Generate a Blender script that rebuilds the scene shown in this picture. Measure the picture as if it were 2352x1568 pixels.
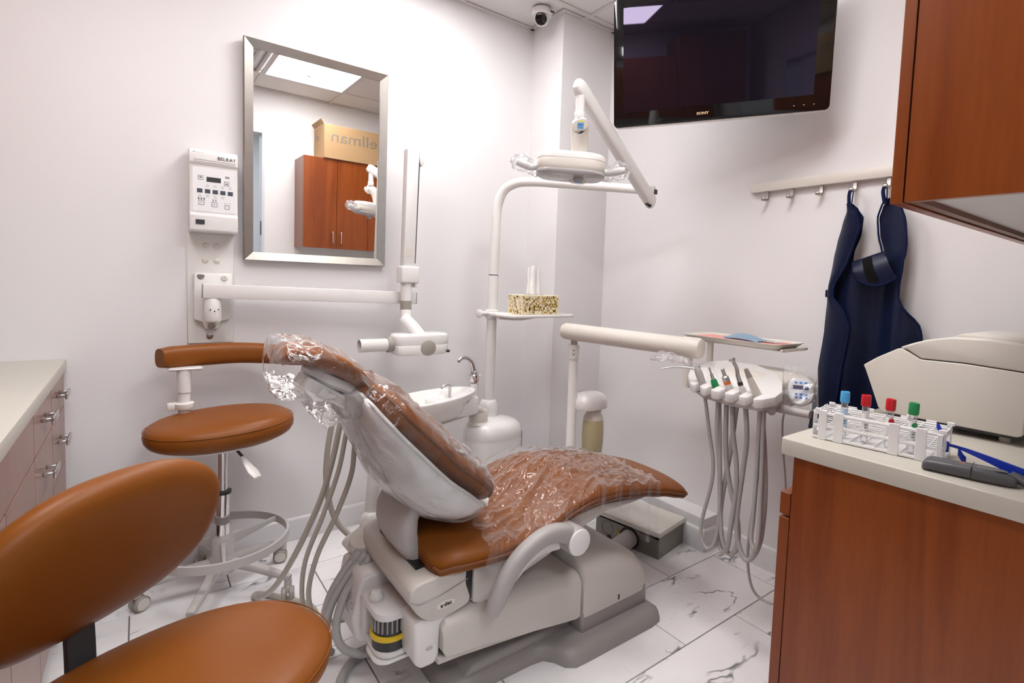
import bpy, bmesh, math, random
from mathutils import Vector, Matrix, noise as mnoise
R = math.radians
random.seed(7)
for o in list(bpy.data.objects):
    bpy.data.objects.remove(o, do_unlink=True)
SC = bpy.context.scene
COL = SC.collection

# ------------------------------------------------------------------ camera
CAM_H = 1.267
cam_d = bpy.data.cameras.new('camera')
cam_d.sensor_fit = 'HORIZONTAL'; cam_d.sensor_width = 36.0
cam_d.lens = 1214.636 / 2352 * 36.0
cam_d.shift_x = -(1280.51 - 1176.0) / 2352.0
cam_d.shift_y = (727.5 - 784.0) / 2352.0
cam_d.clip_start = 0.01; cam_d.clip_end = 50
cam = bpy.data.objects.new('camera', cam_d); COL.objects.link(cam)
_p, _y, _r = 0.06604401, 0.90009227, -0.03673642
fwd = Vector((math.cos(_y)*math.cos(_p), math.sin(_y)*math.cos(_p), -math.sin(_p)))
rgt = Vector((math.sin(_y), -math.cos(_y), 0)); dwn = fwd.cross(rgt)
r2 = rgt*math.cos(_r) + dwn*math.sin(_r); d2 = dwn*math.cos(_r) - rgt*math.sin(_r)
m3 = Matrix((r2, -d2, -fwd)).transposed()
cam.matrix_world = Matrix.Translation((0, 0, CAM_H)) @ m3.to_4x4()
SC.camera = cam

# ------------------------------------------------------------------ world, exposure
w = bpy.data.worlds.new('world'); SC.world = w; w.use_nodes = True
w.node_tree.nodes['Background'].inputs[0].default_value = (0.9, 0.92, 1.0, 1)
w.node_tree.nodes['Background'].inputs[1].default_value = 0.3
SC.view_settings.view_transform = 'Standard'; SC.view_settings.look = 'None'
SC.view_settings.gamma = 1.0; SC.view_settings.use_curve_mapping = False
SC.view_settings.exposure = 0.52
TROFFER = 14.0      # emission of the ceiling light panels
HALL_LIGHT = 15.0

# room: X along the mirror wall, Y towards it
YA, XB, ZC = 2.665, 2.2246, 2.746
XL, YD = -0.86, 0.07

# ------------------------------------------------------------------ helpers
OFF = {}
def _finish(me, smooth):
    if smooth:
        for p in me.polygons: p.use_smooth = True
        try: me.set_sharp_from_angle(angle=R(smooth if smooth is not True else 38))
        except Exception: pass
def obj(name, bm, mat, parent=None, smooth=True, kind=None, label=None):
    """link a bmesh given in world coordinates as one mesh object"""
    bmesh.ops.recalc_face_normals(bm, faces=bm.faces)
    if parent is not None: off = OFF[parent.name]
    else:
        xs = [v.co for v in bm.verts]
        lo = Vector([min(c[i] for c in xs) for i in range(3)]); hi = Vector([max(c[i] for c in xs) for i in range(3)])
        off = Vector(((lo.x+hi.x)/2, (lo.y+hi.y)/2, lo.z))
    bmesh.ops.translate(bm, verts=bm.verts, vec=-off)
    me = bpy.data.meshes.new(name); bm.to_mesh(me); bm.free()
    _finish(me, smooth)
    if mat is not None:
        for m in (mat if isinstance(mat, (list, tuple)) else [mat]): me.materials.append(m)
    o = bpy.data.objects.new(name, me); COL.objects.link(o)
    if parent is not None: o.parent = parent; OFF[o.name] = off
    else: o.location = off; OFF[o.name] = off
    if kind: o['kind'] = kind
    if label: o['label'] = label
    return o
def thing(name, loc, label, cat, group=None):
    o = bpy.data.objects.new(name, None); COL.objects.link(o); o.empty_display_size = 0.05
    o.location = loc; OFF[o.name] = Vector(loc)
    return tag(o, label, cat, group)
def tag(o, label, cat, group=None):
    o['label'] = label; o['category'] = cat
    if group: o['group'] = group
    return o
def B(): return bmesh.new()
def box(bm, x0, x1, y0, y1, z0, z1, bev=0.0, seg=2, mi=0):
    t = bmesh.new(); bmesh.ops.create_cube(t, size=1)
    for v in t.verts:
        v.co = Vector(((x0+x1)/2 + v.co.x*(x1-x0), (y0+y1)/2 + v.co.y*(y1-y0), (z0+z1)/2 + v.co.z*(z1-z0)))
    if bev > 0:
        bmesh.ops.bevel(t, geom=list(t.edges), offset=min(bev, .49*min(abs(x1-x0), abs(y1-y0), abs(z1-z0))), segments=seg, profile=.5, affect='EDGES')
    return merge(bm, t, mi)
def merge(bm, t, mi=0, M=None):
    vm = {}; new = []
    for v in t.verts:
        c = v.co if M is None else M @ v.co
        n = bm.verts.new(c); vm[v] = n; new.append(n)
    for f in t.faces:
        try:
            nf = bm.faces.new([vm[v] for v in f.verts]); nf.material_index = mi if mi else f.material_index
        except ValueError: pass
    t.free(); return new
def xform(verts, M):
    for v in verts: v.co = M @ v.co
def rotz(verts, c, deg):
    xform(verts, Matrix.Translation(c) @ Matrix.Rotation(R(deg), 4, 'Z') @ Matrix.Translation(-Vector(c)))
def basis(c, x, y, z):
    m = Matrix((Vector(x), Vector(y), Vector(z))).transposed().to_4x4(); m.translation = Vector(c); return m
def loft(bm, rings, cap=True, closed=True, mi=0):
    vs = [[bm.verts.new(p) for p in r] for r in rings]
    n = len(vs[0])
    for a, b in zip(vs[:-1], vs[1:]):
        for i in range(n if closed else n-1):
            j = (i+1) % n
            try: f = bm.faces.new((a[i], a[j], b[j], b[i])); f.material_index = mi
            except ValueError: pass
    if cap and closed:
        for r in (vs[0][::-1], vs[-1]):
            try: f = bm.faces.new(r); f.material_index = mi
            except ValueError: pass
    return [v for r in vs for v in r]
def catmull(pts, sub):
    pts = [Vector(p) for p in pts]
    if sub <= 1 or len(pts) < 3: return pts
    P = [pts[0]*2-pts[1]] + pts + [pts[-1]*2-pts[-2]]
    out = []
    for i in range(1, len(P)-2):
        p0, p1, p2, p3 = P[i-1:i+3]
        for k in range(sub):
            t = k/sub
            out.append(0.5*((2*p1)+(p2-p0)*t+(2*p0-5*p1+4*p2-p3)*t*t+(3*p1-p0-3*p2+p3)*t**3))
    out.append(pts[-1]); return out
def lerp_list(vals, n):
    if not isinstance(vals, (list, tuple)): return [vals]*n
    out = []
    for i in range(n):
        t = i/(n-1)*(len(vals)-1); k = min(int(t), len(vals)-2); out.append(vals[k]+(vals[k+1]-vals[k])*(t-k))
    return out
def tube(bm, pts, r, seg=10, sub=1, flat=None, up=None, cap=True, mi=0, se=2.0):
    """tube along a path; flat=(a,b) scales the section; up fixes the frame"""
    P = catmull(pts, sub); n = len(P); rs = lerp_list(r, n)
    rings = []; N = None
    for i in range(n):
        T = (P[min(i+1, n-1)] - P[max(i-1, 0)]).normalized()
        if up is not None:
            N = Vector(up) - T*T.dot(Vector(up)); N.normalize()
        elif N is None:
            a = Vector((0, 0, 1)) if abs(T.z) < .9 else Vector((1, 0, 0)); N = (a - T*T.dot(a)).normalized()
        else:
            N = N - T*T.dot(N); N.normalize()
        Bn = T.cross(N); fa, fb = flat or (1, 1)
        ring = []
        for k in range(seg):
            a = 2*math.pi*k/seg; c, s = math.cos(a), math.sin(a)
            if se != 2.0:
                c = math.copysign(abs(c)**(2/se), c); s = math.copysign(abs(s)**(2/se), s)
            ring.append(P[i] + N*(c*rs[i]*fa) + Bn*(s*rs[i]*fb))
        rings.append(ring)
    return loft(bm, rings, cap=cap, mi=mi)
def lathe(bm, prof, c=(0, 0, 0), seg=24, M=None, mi=0, cap=True, sx=1, sy=1):
    """prof: list of (radius, height) about Z"""
    rings = []
    for r, z in prof:
        r = max(r, 1e-4)
        ring = [Vector((math.cos(2*math.pi*k/seg)*r*sx, math.sin(2*math.pi*k/seg)*r*sy, z)) for k in range(seg)]
        rings.append([(M @ p) if M is not None else p + Vector(c) for p in ring])
    return loft(bm, rings, cap=cap, mi=mi)
def axisM(c, d, up=(0, 0, 1)):
    z = Vector(d).normalized(); u = Vector(up)
    if abs(z.dot(u)) > .95: u = Vector((1, 0, 0))
    x = u.cross(z).normalized(); y = z.cross(x)
    return basis(c, x, y, z)
def cyl(bm, a, b, r, seg=20, bev=0.0, mi=0):
    a, b = Vector(a), Vector(b); L = (b-a).length
    pr = [(r, 0), (r, L)] if bev <= 0 else [(r-bev, 0), (r-bev*.3, bev*.3), (r, bev), (r, L-bev), (r-bev*.3, L-bev*.3), (r-bev, L)]
    return lathe(bm, pr, seg=seg, M=axisM(a, b-a), mi=mi)
def prism(bm, poly, a, b, axis='y', bev=0.0, seg=2, mi=0):
    """polygon in the plane across axis, extruded from a to b. axis y: poly is (x,z); x: (y,z); z: (x,y)"""
    t = bmesh.new()
    def P(u, v, h): return {'y': (u, h, v), 'x': (h, u, v), 'z': (u, v, h)}[axis]
    va = [t.verts.new(P(u, v, a)) for u, v in poly]; vb = [t.verts.new(P(u, v, b)) for u, v in poly]
    t.faces.new(va[::-1]); t.faces.new(vb); n = len(poly)
    for i in range(n): t.faces.new((va[i], va[(i+1) % n], vb[(i+1) % n], vb[i]))
    bmesh.ops.recalc_face_normals(t, faces=t.faces)
    if bev > 0: bmesh.ops.bevel(t, geom=list(t.edges), offset=bev, segments=seg, profile=.5, affect='EDGES', clamp_overlap=True)
    return merge(bm, t, mi)
def rpoly(x0, x1, y0, y1, r, seg=5):
    out = []
    for cx, cy, a0 in ((x1-r, y1-r, 0), (x0+r, y1-r, 90), (x0+r, y0+r, 180), (x1-r, y0+r, 270)):
        for k in range(seg+1):
            a = R(a0+90*k/seg); out.append((cx+r*math.cos(a), cy+r*math.sin(a)))
    return out
def smoothpoly(pts, sub=4):
    P = [Vector((a, b, 0)) for a, b in pts]; n = len(P); out = []
    for i in range(n):
        p0, p1, p2, p3 = P[i-1], P[i], P[(i+1) % n], P[(i+2) % n]
        for k in range(sub):
            t = k/sub
            q = 0.5*((2*p1)+(p2-p0)*t+(2*p0-5*p1+4*p2-p3)*t*t+(3*p1-p0-3*p2+p3)*t**3); out.append((q.x, q.y))
    return out
def interp(x, tab):
    if x <= tab[0][0]: return tab[0][1]
    for (a, b), (c, d) in zip(tab[:-1], tab[1:]):
        if x <= c:
            t = (x-a)/(c-a); t = t*t*(3-2*t)*.5 + t*.5
            return b+(d-b)*t
    return tab[-1][1]
def text_mesh(body, size, M, depth=0.0006, bold=0.0, sx=1.0):
    cu = bpy.data.curves.new('txt', 'FONT'); cu.body = body; cu.size = size; cu.align_x = 'CENTER'; cu.align_y = 'CENTER'
    cu.extrude = depth; cu.offset = bold; cu.resolution_u = 3
    ob = bpy.data.objects.new('txt', cu); COL.objects.link(ob)
    dg = bpy.context.evaluated_depsgraph_get(); me = bpy.data.meshes.new_from_object(ob.evaluated_get(dg))
    bm = bmesh.new(); bm.from_mesh(me)
    for v in bm.verts: v.co.x *= sx; v.co = M @ v.co
    bpy.data.objects.remove(ob, do_unlink=True); bpy.data.curves.remove(cu); bpy.data.meshes.remove(me)
    return bm
def pillow(bm, cx, a, b, h, M, n=2.4, seg=48, dome=.35, mi=0, edge=.5):
    """oval cushion: half axes a,b, thickness h, in local frame M (z up, base at z=0)"""
    prof = [(.0, h), (.35, h*.995), (.6, h*.975), (.78, h*.93), (.88, h*.87), (.95, h*.76), (.985, h*.62), (1.0, h*.47), (.99, h*.3), (.955, h*.14), (.9, h*.04), (.8, 0.0), (.0, 0.0)]
    rings = []
    for s, z in prof:
        s = max(s, .002); ring = []
        for k in range(seg):
            t = 2*math.pi*k/seg; c, d = math.cos(t), math.sin(t)
            ring.append(M @ Vector((math.copysign(abs(c)**(2/n), c)*a*s, math.copysign(abs(d)**(2/n), d)*b*s, z)))
        rings.append(ring)
    return loft(bm, rings, cap=True, mi=mi)

# ------------------------------------------------------------------ materials
def nodes(name):
    m = bpy.data.materials.new(name); m.use_nodes = True; nt = m.node_tree
    return m, nt, nt.nodes['Principled BSDF']
def N(nt, t, **kw):
    n = nt.nodes.new(t)
    for k, v in kw.items():
        if k.startswith('i_'): n.inputs[k[2:].replace('_', ' ')].default_value = v
        else: setattr(n, k, v)
    return n
def plain(name, col, rough=.5, metal=0.0, var=.04, scale=8.0, bump=0.0, bscale=200.0, coat=0.0, spec=.5):
    m, nt, p = nodes(name)
    p.inputs['Roughness'].default_value = rough; p.inputs['Metallic'].default_value = metal
    p.inputs['Coat Weight'].default_value = coat; p.inputs['Specular IOR Level'].default_value = spec
    tc = N(nt, 'ShaderNodeTexCoord'); ns = N(nt, 'ShaderNodeTexNoise', i_Scale=scale, i_Detail=4.0)
    nt.links.new(tc.outputs['Object'], ns.inputs['Vector'])
    mx = N(nt, 'ShaderNodeMix', data_type='RGBA')
    mx.inputs[6].default_value = (*[c*(1-var) for c in col], 1); mx.inputs[7].default_value = (*[min(1, c*(1+var)) for c in col], 1)
    nt.links.new(ns.outputs['Fac'], mx.inputs[0]); nt.links.new(mx.outputs[2], p.inputs['Base Color'])
    if bump > 0:
        n2 = N(nt, 'ShaderNodeTexNoise', i_Scale=bscale, i_Detail=3.0); nt.links.new(tc.outputs['Object'], n2.inputs['Vector'])
        b = N(nt, 'ShaderNodeBump', i_Strength=bump, i_Distance=.002); nt.links.new(n2.outputs['Fac'], b.inputs['Height'])
        nt.links.new(b.outputs['Normal'], p.inputs['Normal'])
    return m
def wood(name, c1, c2, axis=2, rough=.38, scale=1.0):
    m, nt, p = nodes(name); p.inputs['Roughness'].default_value = rough; p.inputs['Specular IOR Level'].default_value = .42
    tc = N(nt, 'ShaderNodeTexCoord'); mp = N(nt, 'ShaderNodeMapping'); s = [14.0*scale]*3; s[axis] = 1.1*scale
    mp.inputs['Scale'].default_value = s; nt.links.new(tc.outputs['Object'], mp.inputs['Vector'])
    big = N(nt, 'ShaderNodeTexNoise', i_Scale=.55, i_Detail=3.0, i_Distortion=.6); nt.links.new(mp.outputs[0], big.inputs['Vector'])
    mul = N(nt, 'ShaderNodeMath', operation='MULTIPLY'); mul.inputs[1].default_value = 16.0; nt.links.new(big.outputs['Fac'], mul.inputs[0])
    sn = N(nt, 'ShaderNodeMath', operation='SINE'); nt.links.new(mul.outputs[0], sn.inputs[0])
    fine = N(nt, 'ShaderNodeTexNoise', i_Scale=9.0, i_Detail=5.0); nt.links.new(mp.outputs[0], fine.inputs['Vector'])
    ma = N(nt, 'ShaderNodeMath', operation='MULTIPLY_ADD'); ma.inputs[1].default_value = .20; nt.links.new(sn.outputs[0], ma.inputs[0])
    mb = N(nt, 'ShaderNodeMath', operation='MULTIPLY_ADD'); mb.inputs[1].default_value = .55; mb.inputs[2].default_value = .2
    nt.links.new(fine.outputs['Fac'], mb.inputs[0]); nt.links.new(mb.outputs[0], ma.inputs[2])
    mx = N(nt, 'ShaderNodeMix', data_type='RGBA'); mx.inputs[6].default_value = (*c1, 1); mx.inputs[7].default_value = (*c2, 1)
    nt.links.new(ma.outputs[0], mx.inputs[0]); nt.links.new(mx.outputs[2], p.inputs['Base Color'])
    return m
def marble():
    m, nt, p = nodes('marble_tile'); p.inputs['Roughness'].default_value = .28
    tc = N(nt, 'ShaderNodeTexCoord'); oi = N(nt, 'ShaderNodeObjectInfo')
    k = N(nt, 'ShaderNodeMath', operation='MULTIPLY'); k.inputs[1].default_value = 37.0; nt.links.new(oi.outputs['Random'], k.inputs[0])
    cv = N(nt, 'ShaderNodeCombineXYZ'); nt.links.new(k.outputs[0], cv.inputs[0]); nt.links.new(k.outputs[0], cv.inputs[2])
    ad = N(nt, 'ShaderNodeVectorMath', operation='ADD'); nt.links.new(tc.outputs['Object'], ad.inputs[0]); nt.links.new(cv.outputs[0], ad.inputs[1])
    def vein(scale, width, dist, rotz, gate_lo, gate_hi, gs, det=4.0):
        mp = N(nt, 'ShaderNodeMapping'); mp.inputs['Rotation'].default_value = (0, 0, rotz); mp.inputs['Scale'].default_value = (1, 2.6, 1)
        nt.links.new(ad.outputs[0], mp.inputs['Vector'])
        ns = N(nt, 'ShaderNodeTexNoise', i_Scale=scale, i_Detail=det, i_Roughness=.55, i_Distortion=dist); nt.links.new(mp.outputs[0], ns.inputs['Vector'])
        s = N(nt, 'ShaderNodeMath', operation='SUBTRACT'); s.inputs[1].default_value = .5; nt.links.new(ns.outputs['Fac'], s.inputs[0])
        a = N(nt, 'ShaderNodeMath', operation='ABSOLUTE'); nt.links.new(s.outputs[0], a.inputs[0])
        mr = N(nt, 'ShaderNodeMapRange'); mr.inputs['From Min'].default_value = 0; mr.inputs['From Max'].default_value = width
        mr.inputs['To Min'].default_value = 1; mr.inputs['To Max'].default_value = 0; nt.links.new(a.outputs[0], mr.inputs['Value'])
        g = N(nt, 'ShaderNodeTexNoise', i_Scale=gs, i_Detail=2.0); nt.links.new(mp.outputs[0], g.inputs['Vector'])
        gr = N(nt, 'ShaderNodeMapRange'); gr.inputs['From Min'].default_value = gate_lo; gr.inputs['From Max'].default_value = gate_hi
        nt.links.new(g.outputs['Fac'], gr.inputs['Value'])
        mu = N(nt, 'ShaderNodeMath', operation='MULTIPLY'); nt.links.new(mr.outputs[0], mu.inputs[0]); nt.links.new(gr.outputs[0], mu.inputs[1])
        return mu
    v1 = vein(1.7, .013, .35, .55, .53, .62, 2.6); v2 = vein(3.6, .009, .5, .8, .52, .68, 4.0, 5.0)
    v2m = N(nt, 'ShaderNodeMath', operation='MULTIPLY'); v2m.inputs[1].default_value = .45; nt.links.new(v2.outputs[0], v2m.inputs[0])
    mxm = N(nt, 'ShaderNodeMath', operation='MAXIMUM'); nt.links.new(v1.outputs[0], mxm.inputs[0]); nt.links.new(v2m.outputs[0], mxm.inputs[1])
    cl = N(nt, 'ShaderNodeTexNoise', i_Scale=2.5, i_Detail=4.0); nt.links.new(ad.outputs[0], cl.inputs['Vector'])
    base = N(nt, 'ShaderNodeMix', data_type='RGBA'); base.inputs[6].default_value = (.78, .76, .77, 1); base.inputs[7].default_value = (.90, .88, .89, 1)
    cr = N(nt, 'ShaderNodeMapRange'); cr.inputs['From Min'].default_value = .3; cr.inputs['From Max'].default_value = .55
    nt.links.new(cl.outputs['Fac'], cr.inputs['Value']); nt.links.new(cr.outputs[0], base.inputs[0])
    fin = N(nt, 'ShaderNodeMix', data_type='RGBA'); fin.inputs[7].default_value = (.13, .135, .15, 1)
    nt.links.new(base.outputs[2], fin.inputs[6]); nt.links.new(mxm.outputs[0], fin.inputs[0]); nt.links.new(fin.outputs[2], p.inputs['Base Color'])
    return m
def leather(name, c1, c2, rough=.42):
    m, nt, p = nodes(name); p.inputs['Roughness'].default_value = rough; p.inputs['Specular IOR Level'].default_value = .26
    tc = N(nt, 'ShaderNodeTexCoord'); ns = N(nt, 'ShaderNodeTexNoise', i_Scale=5.0, i_Detail=3.0); nt.links.new(tc.outputs['Object'], ns.inputs['Vector'])
    mx = N(nt, 'ShaderNodeMix', data_type='RGBA'); mx.inputs[6].default_value = (*c1, 1); mx.inputs[7].default_value = (*c2, 1)
    nt.links.new(ns.outputs['Fac'], mx.inputs[0]); nt.links.new(mx.outputs[2], p.inputs['Base Color'])
    vo = N(nt, 'ShaderNodeTexVoronoi', i_Scale=420.0); nt.links.new(tc.outputs['Object'], vo.inputs['Vector'])
    b = N(nt, 'ShaderNodeBump', i_Strength=.06, i_Distance=.001); nt.links.new(vo.outputs['Distance'], b.inputs['Height']); nt.links.new(b.outputs['Normal'], p.inputs['Normal'])
    return m
def film(name, base=.012, bscale=22.0, bstr=.7, tint=(.985, .985, .985), rough=.09, white=.05, haze=.45):
    """thin clear plastic sheet: transparent with a glossy crinkled skin and a faint milky haze"""
    m, nt, p = nodes(name); nt.nodes.remove(p); out = nt.nodes['Material Output']
    tr = N(nt, 'ShaderNodeBsdfTransparent'); tr.inputs[0].default_value = (*tint, 1)
    gl = N(nt, 'ShaderNodeBsdfGlossy'); gl.inputs['Roughness'].default_value = rough; gl.inputs[0].default_value = (1, 1, 1, 1)
    df = N(nt, 'ShaderNodeBsdfDiffuse'); df.inputs[0].default_value = (.80, .80, .82, 1)
    tc = N(nt, 'ShaderNodeTexCoord'); mp = N(nt, 'ShaderNodeMapping'); mp.inputs['Scale'].default_value = (1, 1.6, 1.3)
    nt.links.new(tc.outputs['Object'], mp.inputs['Vector'])
    n1 = N(nt, 'ShaderNodeTexVoronoi', i_Scale=bscale, feature='SMOOTH_F1'); n1.inputs['Smoothness'].default_value = .3
    n0 = N(nt, 'ShaderNodeTexNoise', i_Scale=bscale*.5, i_Detail=3.0)
    va = N(nt, 'ShaderNodeMix', data_type='RGBA'); va.inputs[0].default_value = .35; nt.links.new(tc.outputs['Object'], n0.inputs['Vector'])
    nt.links.new(mp.outputs[0], va.inputs[6]); nt.links.new(n0.outputs['Color'], va.inputs[7]); nt.links.new(va.outputs[2], n1.inputs['Vector'])
    n2 = N(nt, 'ShaderNodeTexNoise', i_Scale=bscale*1.2, i_Detail=4.0, i_Distortion=1.2); nt.links.new(mp.outputs[0], n2.inputs['Vector'])
    sm = N(nt, 'ShaderNodeMath', operation='ADD'); nt.links.new(n1.outputs['Distance'], sm.inputs[0]); nt.links.new(n2.outputs['Fac'], sm.inputs[1])
    b = N(nt, 'ShaderNodeBump', i_Strength=bstr, i_Distance=.012); nt.links.new(sm.outputs[0], b.inputs['Height'])
    fr = N(nt, 'ShaderNodeFresnel', i_IOR=1.38); nt.links.new(b.outputs[0], fr.inputs['Normal']); nt.links.new(b.outputs[0], gl.inputs['Normal'])
    add = N(nt, 'ShaderNodeMath', operation='MULTIPLY_ADD', use_clamp=True); add.inputs[1].default_value = .75; add.inputs[2].default_value = base; nt.links.new(fr.outputs[0], add.inputs[0])
    lw = N(nt, 'ShaderNodeLayerWeight'); lw.inputs['Blend'].default_value = .5; nt.links.new(b.outputs[0], lw.inputs['Normal'])
    pw = N(nt, 'ShaderNodeMath', operation='POWER'); pw.inputs[1].default_value = 3.0; nt.links.new(lw.outputs['Facing'], pw.inputs[0])
    pm = N(nt, 'ShaderNodeMath', operation='MULTIPLY_ADD', use_clamp=True); pm.inputs[1].default_value = haze; pm.inputs[2].default_value = white; nt.links.new(pw.outputs[0], pm.inputs[0])
    mh = N(nt, 'ShaderNodeMixShader'); nt.links.new(pm.outputs[0], mh.inputs[0]); nt.links.new(tr.outputs[0], mh.inputs[1]); nt.links.new(df.outputs[0], mh.inputs[2])
    mx = N(nt, 'ShaderNodeMixShader'); nt.links.new(add.outputs[0], mx.inputs[0]); nt.links.new(mh.outputs[0], mx.inputs[1]); nt.links.new(gl.outputs[0], mx.inputs[2])
    nt.links.new(mx.outputs[0], out.inputs['Surface'])
    return m
def emit(name, col, s):
    m, nt, p = nodes(name); p.inputs['Base Color'].default_value = (*col, 1); p.inputs['Emission Color'].default_value = (*col, 1); p.inputs['Emission Strength'].default_value = s
    return m
M_wall = plain('wall_paint', (.76, .745, .752), .55, var=.012, scale=2.0, bump=.05, bscale=120)
M_ceil = plain('ceiling_tile', (.74, .72, .71), .9, var=.03, scale=60, bump=.25, bscale=180)
M_tbar = plain('ceiling_grid', (.66, .64, .63), .5, var=.02)
M_trim = plain('trim_paint', (.74, .73, .745), .32, var=.01)
M_marble = marble()
M_grout = plain('grout', (.20, .19, .19), .9)
M_counter = plain('counter_stone', (.53, .50, .435), .30, var=.03, scale=40)
M_wood = wood('cherry_wood', (.155, .026, .003), (.31, .078, .014), rough=.3)
M_wood_dk = plain('cherry_edge', (.16, .05, .018), .45)
M_wood_l = wood('cherry_laminate_satin', (.25, .135, .105), (.31, .175, .14), rough=.3)
M_liner = plain('white_laminate', (.62, .58, .57), .5, var=.05)
M_steel = plain('brushed_steel', (.40, .37, .34), .36, metal=1.0, var=.08, scale=30)
M_chrome = plain('chrome', (.78, .77, .77), .08, metal=1.0, var=.01)
M_nickel = plain('satin_nickel', (.60, .59, .58), .28, metal=1.0, var=.03)
M_mirror = plain('mirror_glass', (.93, .93, .92), .0, metal=1.0, var=0.0)
M_white = plain('white_plastic', (.74, .72, .70), .30, var=.015)
M_white2 = plain('white_enamel', (.78, .765, .75), .22, var=.012)
M_cream = plain('cream_plastic', (.66, .62, .565), .32, var=.02)
M_beige = plain('beige_moulding', (.56, .52, .475), .36, var=.025, scale=14)
M_grey = plain('warm_grey_moulding', (.30, .275, .265), .38, var=.04)
M_greyl = plain('light_grey_plastic', (.47, .44, .425), .4, var=.03)
M_arm = plain('armrest_grey', (.37, .345, .335), .4, var=.03)
M_taupe = plain('taupe_plastic', (.33, .305, .27), .45, var=.02)
M_hose = plain('hose_grey', (.45, .42, .365), .42, var=.03)
M_hose2 = plain('hose_light_grey', (.42, .405, .395), .4, var=.03)
M_dark = plain('dark_plastic', (.03, .03, .033), .4, var=.1)
M_black = plain('black_plastic', (.008, .008, .009), .35)
M_tv = plain('tv_bezel_gloss', (.004, .004, .005), .06, var=0)
M_screen = plain('tv_screen', (.006, .005, .009), .02, var=0, spec=.45); M_screen.node_tree.nodes['Principled BSDF'].inputs['Specular Tint'].default_value = (.80, .68, 1.0, 1)
M_leather = leather('caramel_leather', (.195, .055, .0055), (.24, .073, .008))
M_pipe = plain('leather_piping', (.16, .045, .008), .5)
M_navy = plain('navy_vinyl', (.010, .018, .066), .36, var=.12, scale=12, bump=.12, bscale=60)
M_navy2 = plain('navy_binding', (.008, .014, .050), .85, spec=.08)
M_velcro = plain('black_velcro', (.003, .003, .003), .95)
M_cart = plain('cardboard', (.40, .25, .125), .85, var=.06, scale=5)
M_ink = plain('grey_ink', (.20, .17, .14), .8)
M_print = plain('dark_print', (.05, .05, .055), .6)
M_blueb = plain('blue_print', (.03, .22, .62), .5)
M_yel = plain('yellow_rubber', (.75, .50, .01), .4)
M_tissue = plain('tissue_paper', (.88, .88, .88), .8, bump=.4, bscale=40)
M_boxp = plain('tissue_carton', (.84, .76, .55), .6)
M_leaf = plain('mustard_leaf_print', (.52, .31, .012), .6)
M_leaf2 = plain('brown_vine_print', (.20, .12, .05), .6)
M_pink = plain('pink_paper', (.72, .30, .27), .75)
M_mask = plain('blue_mask', (.44, .60, .74), .8, bump=.3, bscale=90)
M_red = plain('red_cap', (.60, .008, .018), .35)
M_green = plain('green_cap', (.008, .26, .075), .35)
M_blue = plain('light_blue_cap', (.08, .42, .80), .35)
M_royal = plain('royal_blue_plastic', (.008, .03, .36), .25)
M_gun = plain('gunmetal_plastic', (.085, .085, .092), .38, var=.04)
M_paper = plain('label_paper', (.85, .85, .84), .6)
M_orange = plain('orange_band', (.75, .17, .02), .4)
M_lime = plain('lime_sticker', (.55, .65, .02), .5)
M_skyb = plain('blue_sticker', (.02, .25, .62), .4)
M_rack = plain('rack_white_plastic', (.84, .83, .83), .32)
M_film = film('clear_film')
M_film_seat = film('clear_film_sheet', base=.02, bscale=12, bstr=.55, rough=.05, white=.022, haze=.30)
M_film_back = film('clear_film_sleeve', base=.012, bscale=12, bstr=.55, rough=.05, white=.02, haze=.28)
M_film2 = film('clear_film_loose', base=.01, bscale=10, bstr=.6, white=.05, haze=.5)
M_light = emit('light_panel', (.988, .974, .968), TROFFER)
M_hall = emit('hall_panel', (.93, .97, 1.0), HALL_LIGHT)
def glass(name, col=(1, 1, 1), rough=.0, ior=1.45):
    m, nt, p = nodes(name); p.inputs['Base Color'].default_value = (*col, 1); p.inputs['Roughness'].default_value = rough
    p.inputs['Transmission Weight'].default_value = 1.0; p.inputs['IOR'].default_value = ior; return m
M_tube = film('tube_glass', haze=.15, base=.02, bscale=2, bstr=0.0, white=.05, rough=.05)
M_bottle = plain('translucent_bottle', (.50, .44, .27), .35, var=.04)

# ================================================================== STRUCTURE
def S(name, bm, mat, smooth=False): return obj(name, bm, mat, None, smooth, kind='structure')
HY = -1.75                                   # far side of the hallway behind the doorway
DX0, DX1, DZ = -0.20, 0.858, 2.40            # doorway the photograph is taken from
bm = B(); box(bm, XL-.1, XB+.1, HY-.1, YA+.1, -.12, -.006)
floor = S('floor', bm, M_grout)
TL, TW, G = .616, .323, .0022
tile_cache = {}
def tile(x0, x1, y0, y1):
    x0, x1, y0, y1 = max(x0, XL), min(x1, XB), max(y0, HY), min(y1, YA)
    if x1-x0 < .02 or y1-y0 < .02: return
    key = (round(x1-x0, 4), round(y1-y0, 4))
    if key not in tile_cache:
        t = B(); box(t, -key[0]/2+G, key[0]/2-G, -key[1]/2+G, key[1]/2-G, -.012, 0, .0012, 1)
        me = bpy.data.meshes.new('tile'); t.to_mesh(me); t.free(); me.materials.append(M_marble); tile_cache[key] = me
    o = bpy.data.objects.new('floor_tile', tile_cache[key]); COL.objects.link(o); o.parent = floor
    o.location = Vector(((x0+x1)/2, (y0+y1)/2, 0)) - floor.location
for k in range(-6, 6):
    y0 = 1.097+k*TW
    if y0+TW < -.3: continue
    off = 1.506 if k % 2 == 0 else 1.806
    for n in range(-5, 3): tile(off+n*TL, off+(n+1)*TL, y0, y0+TW)

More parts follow.
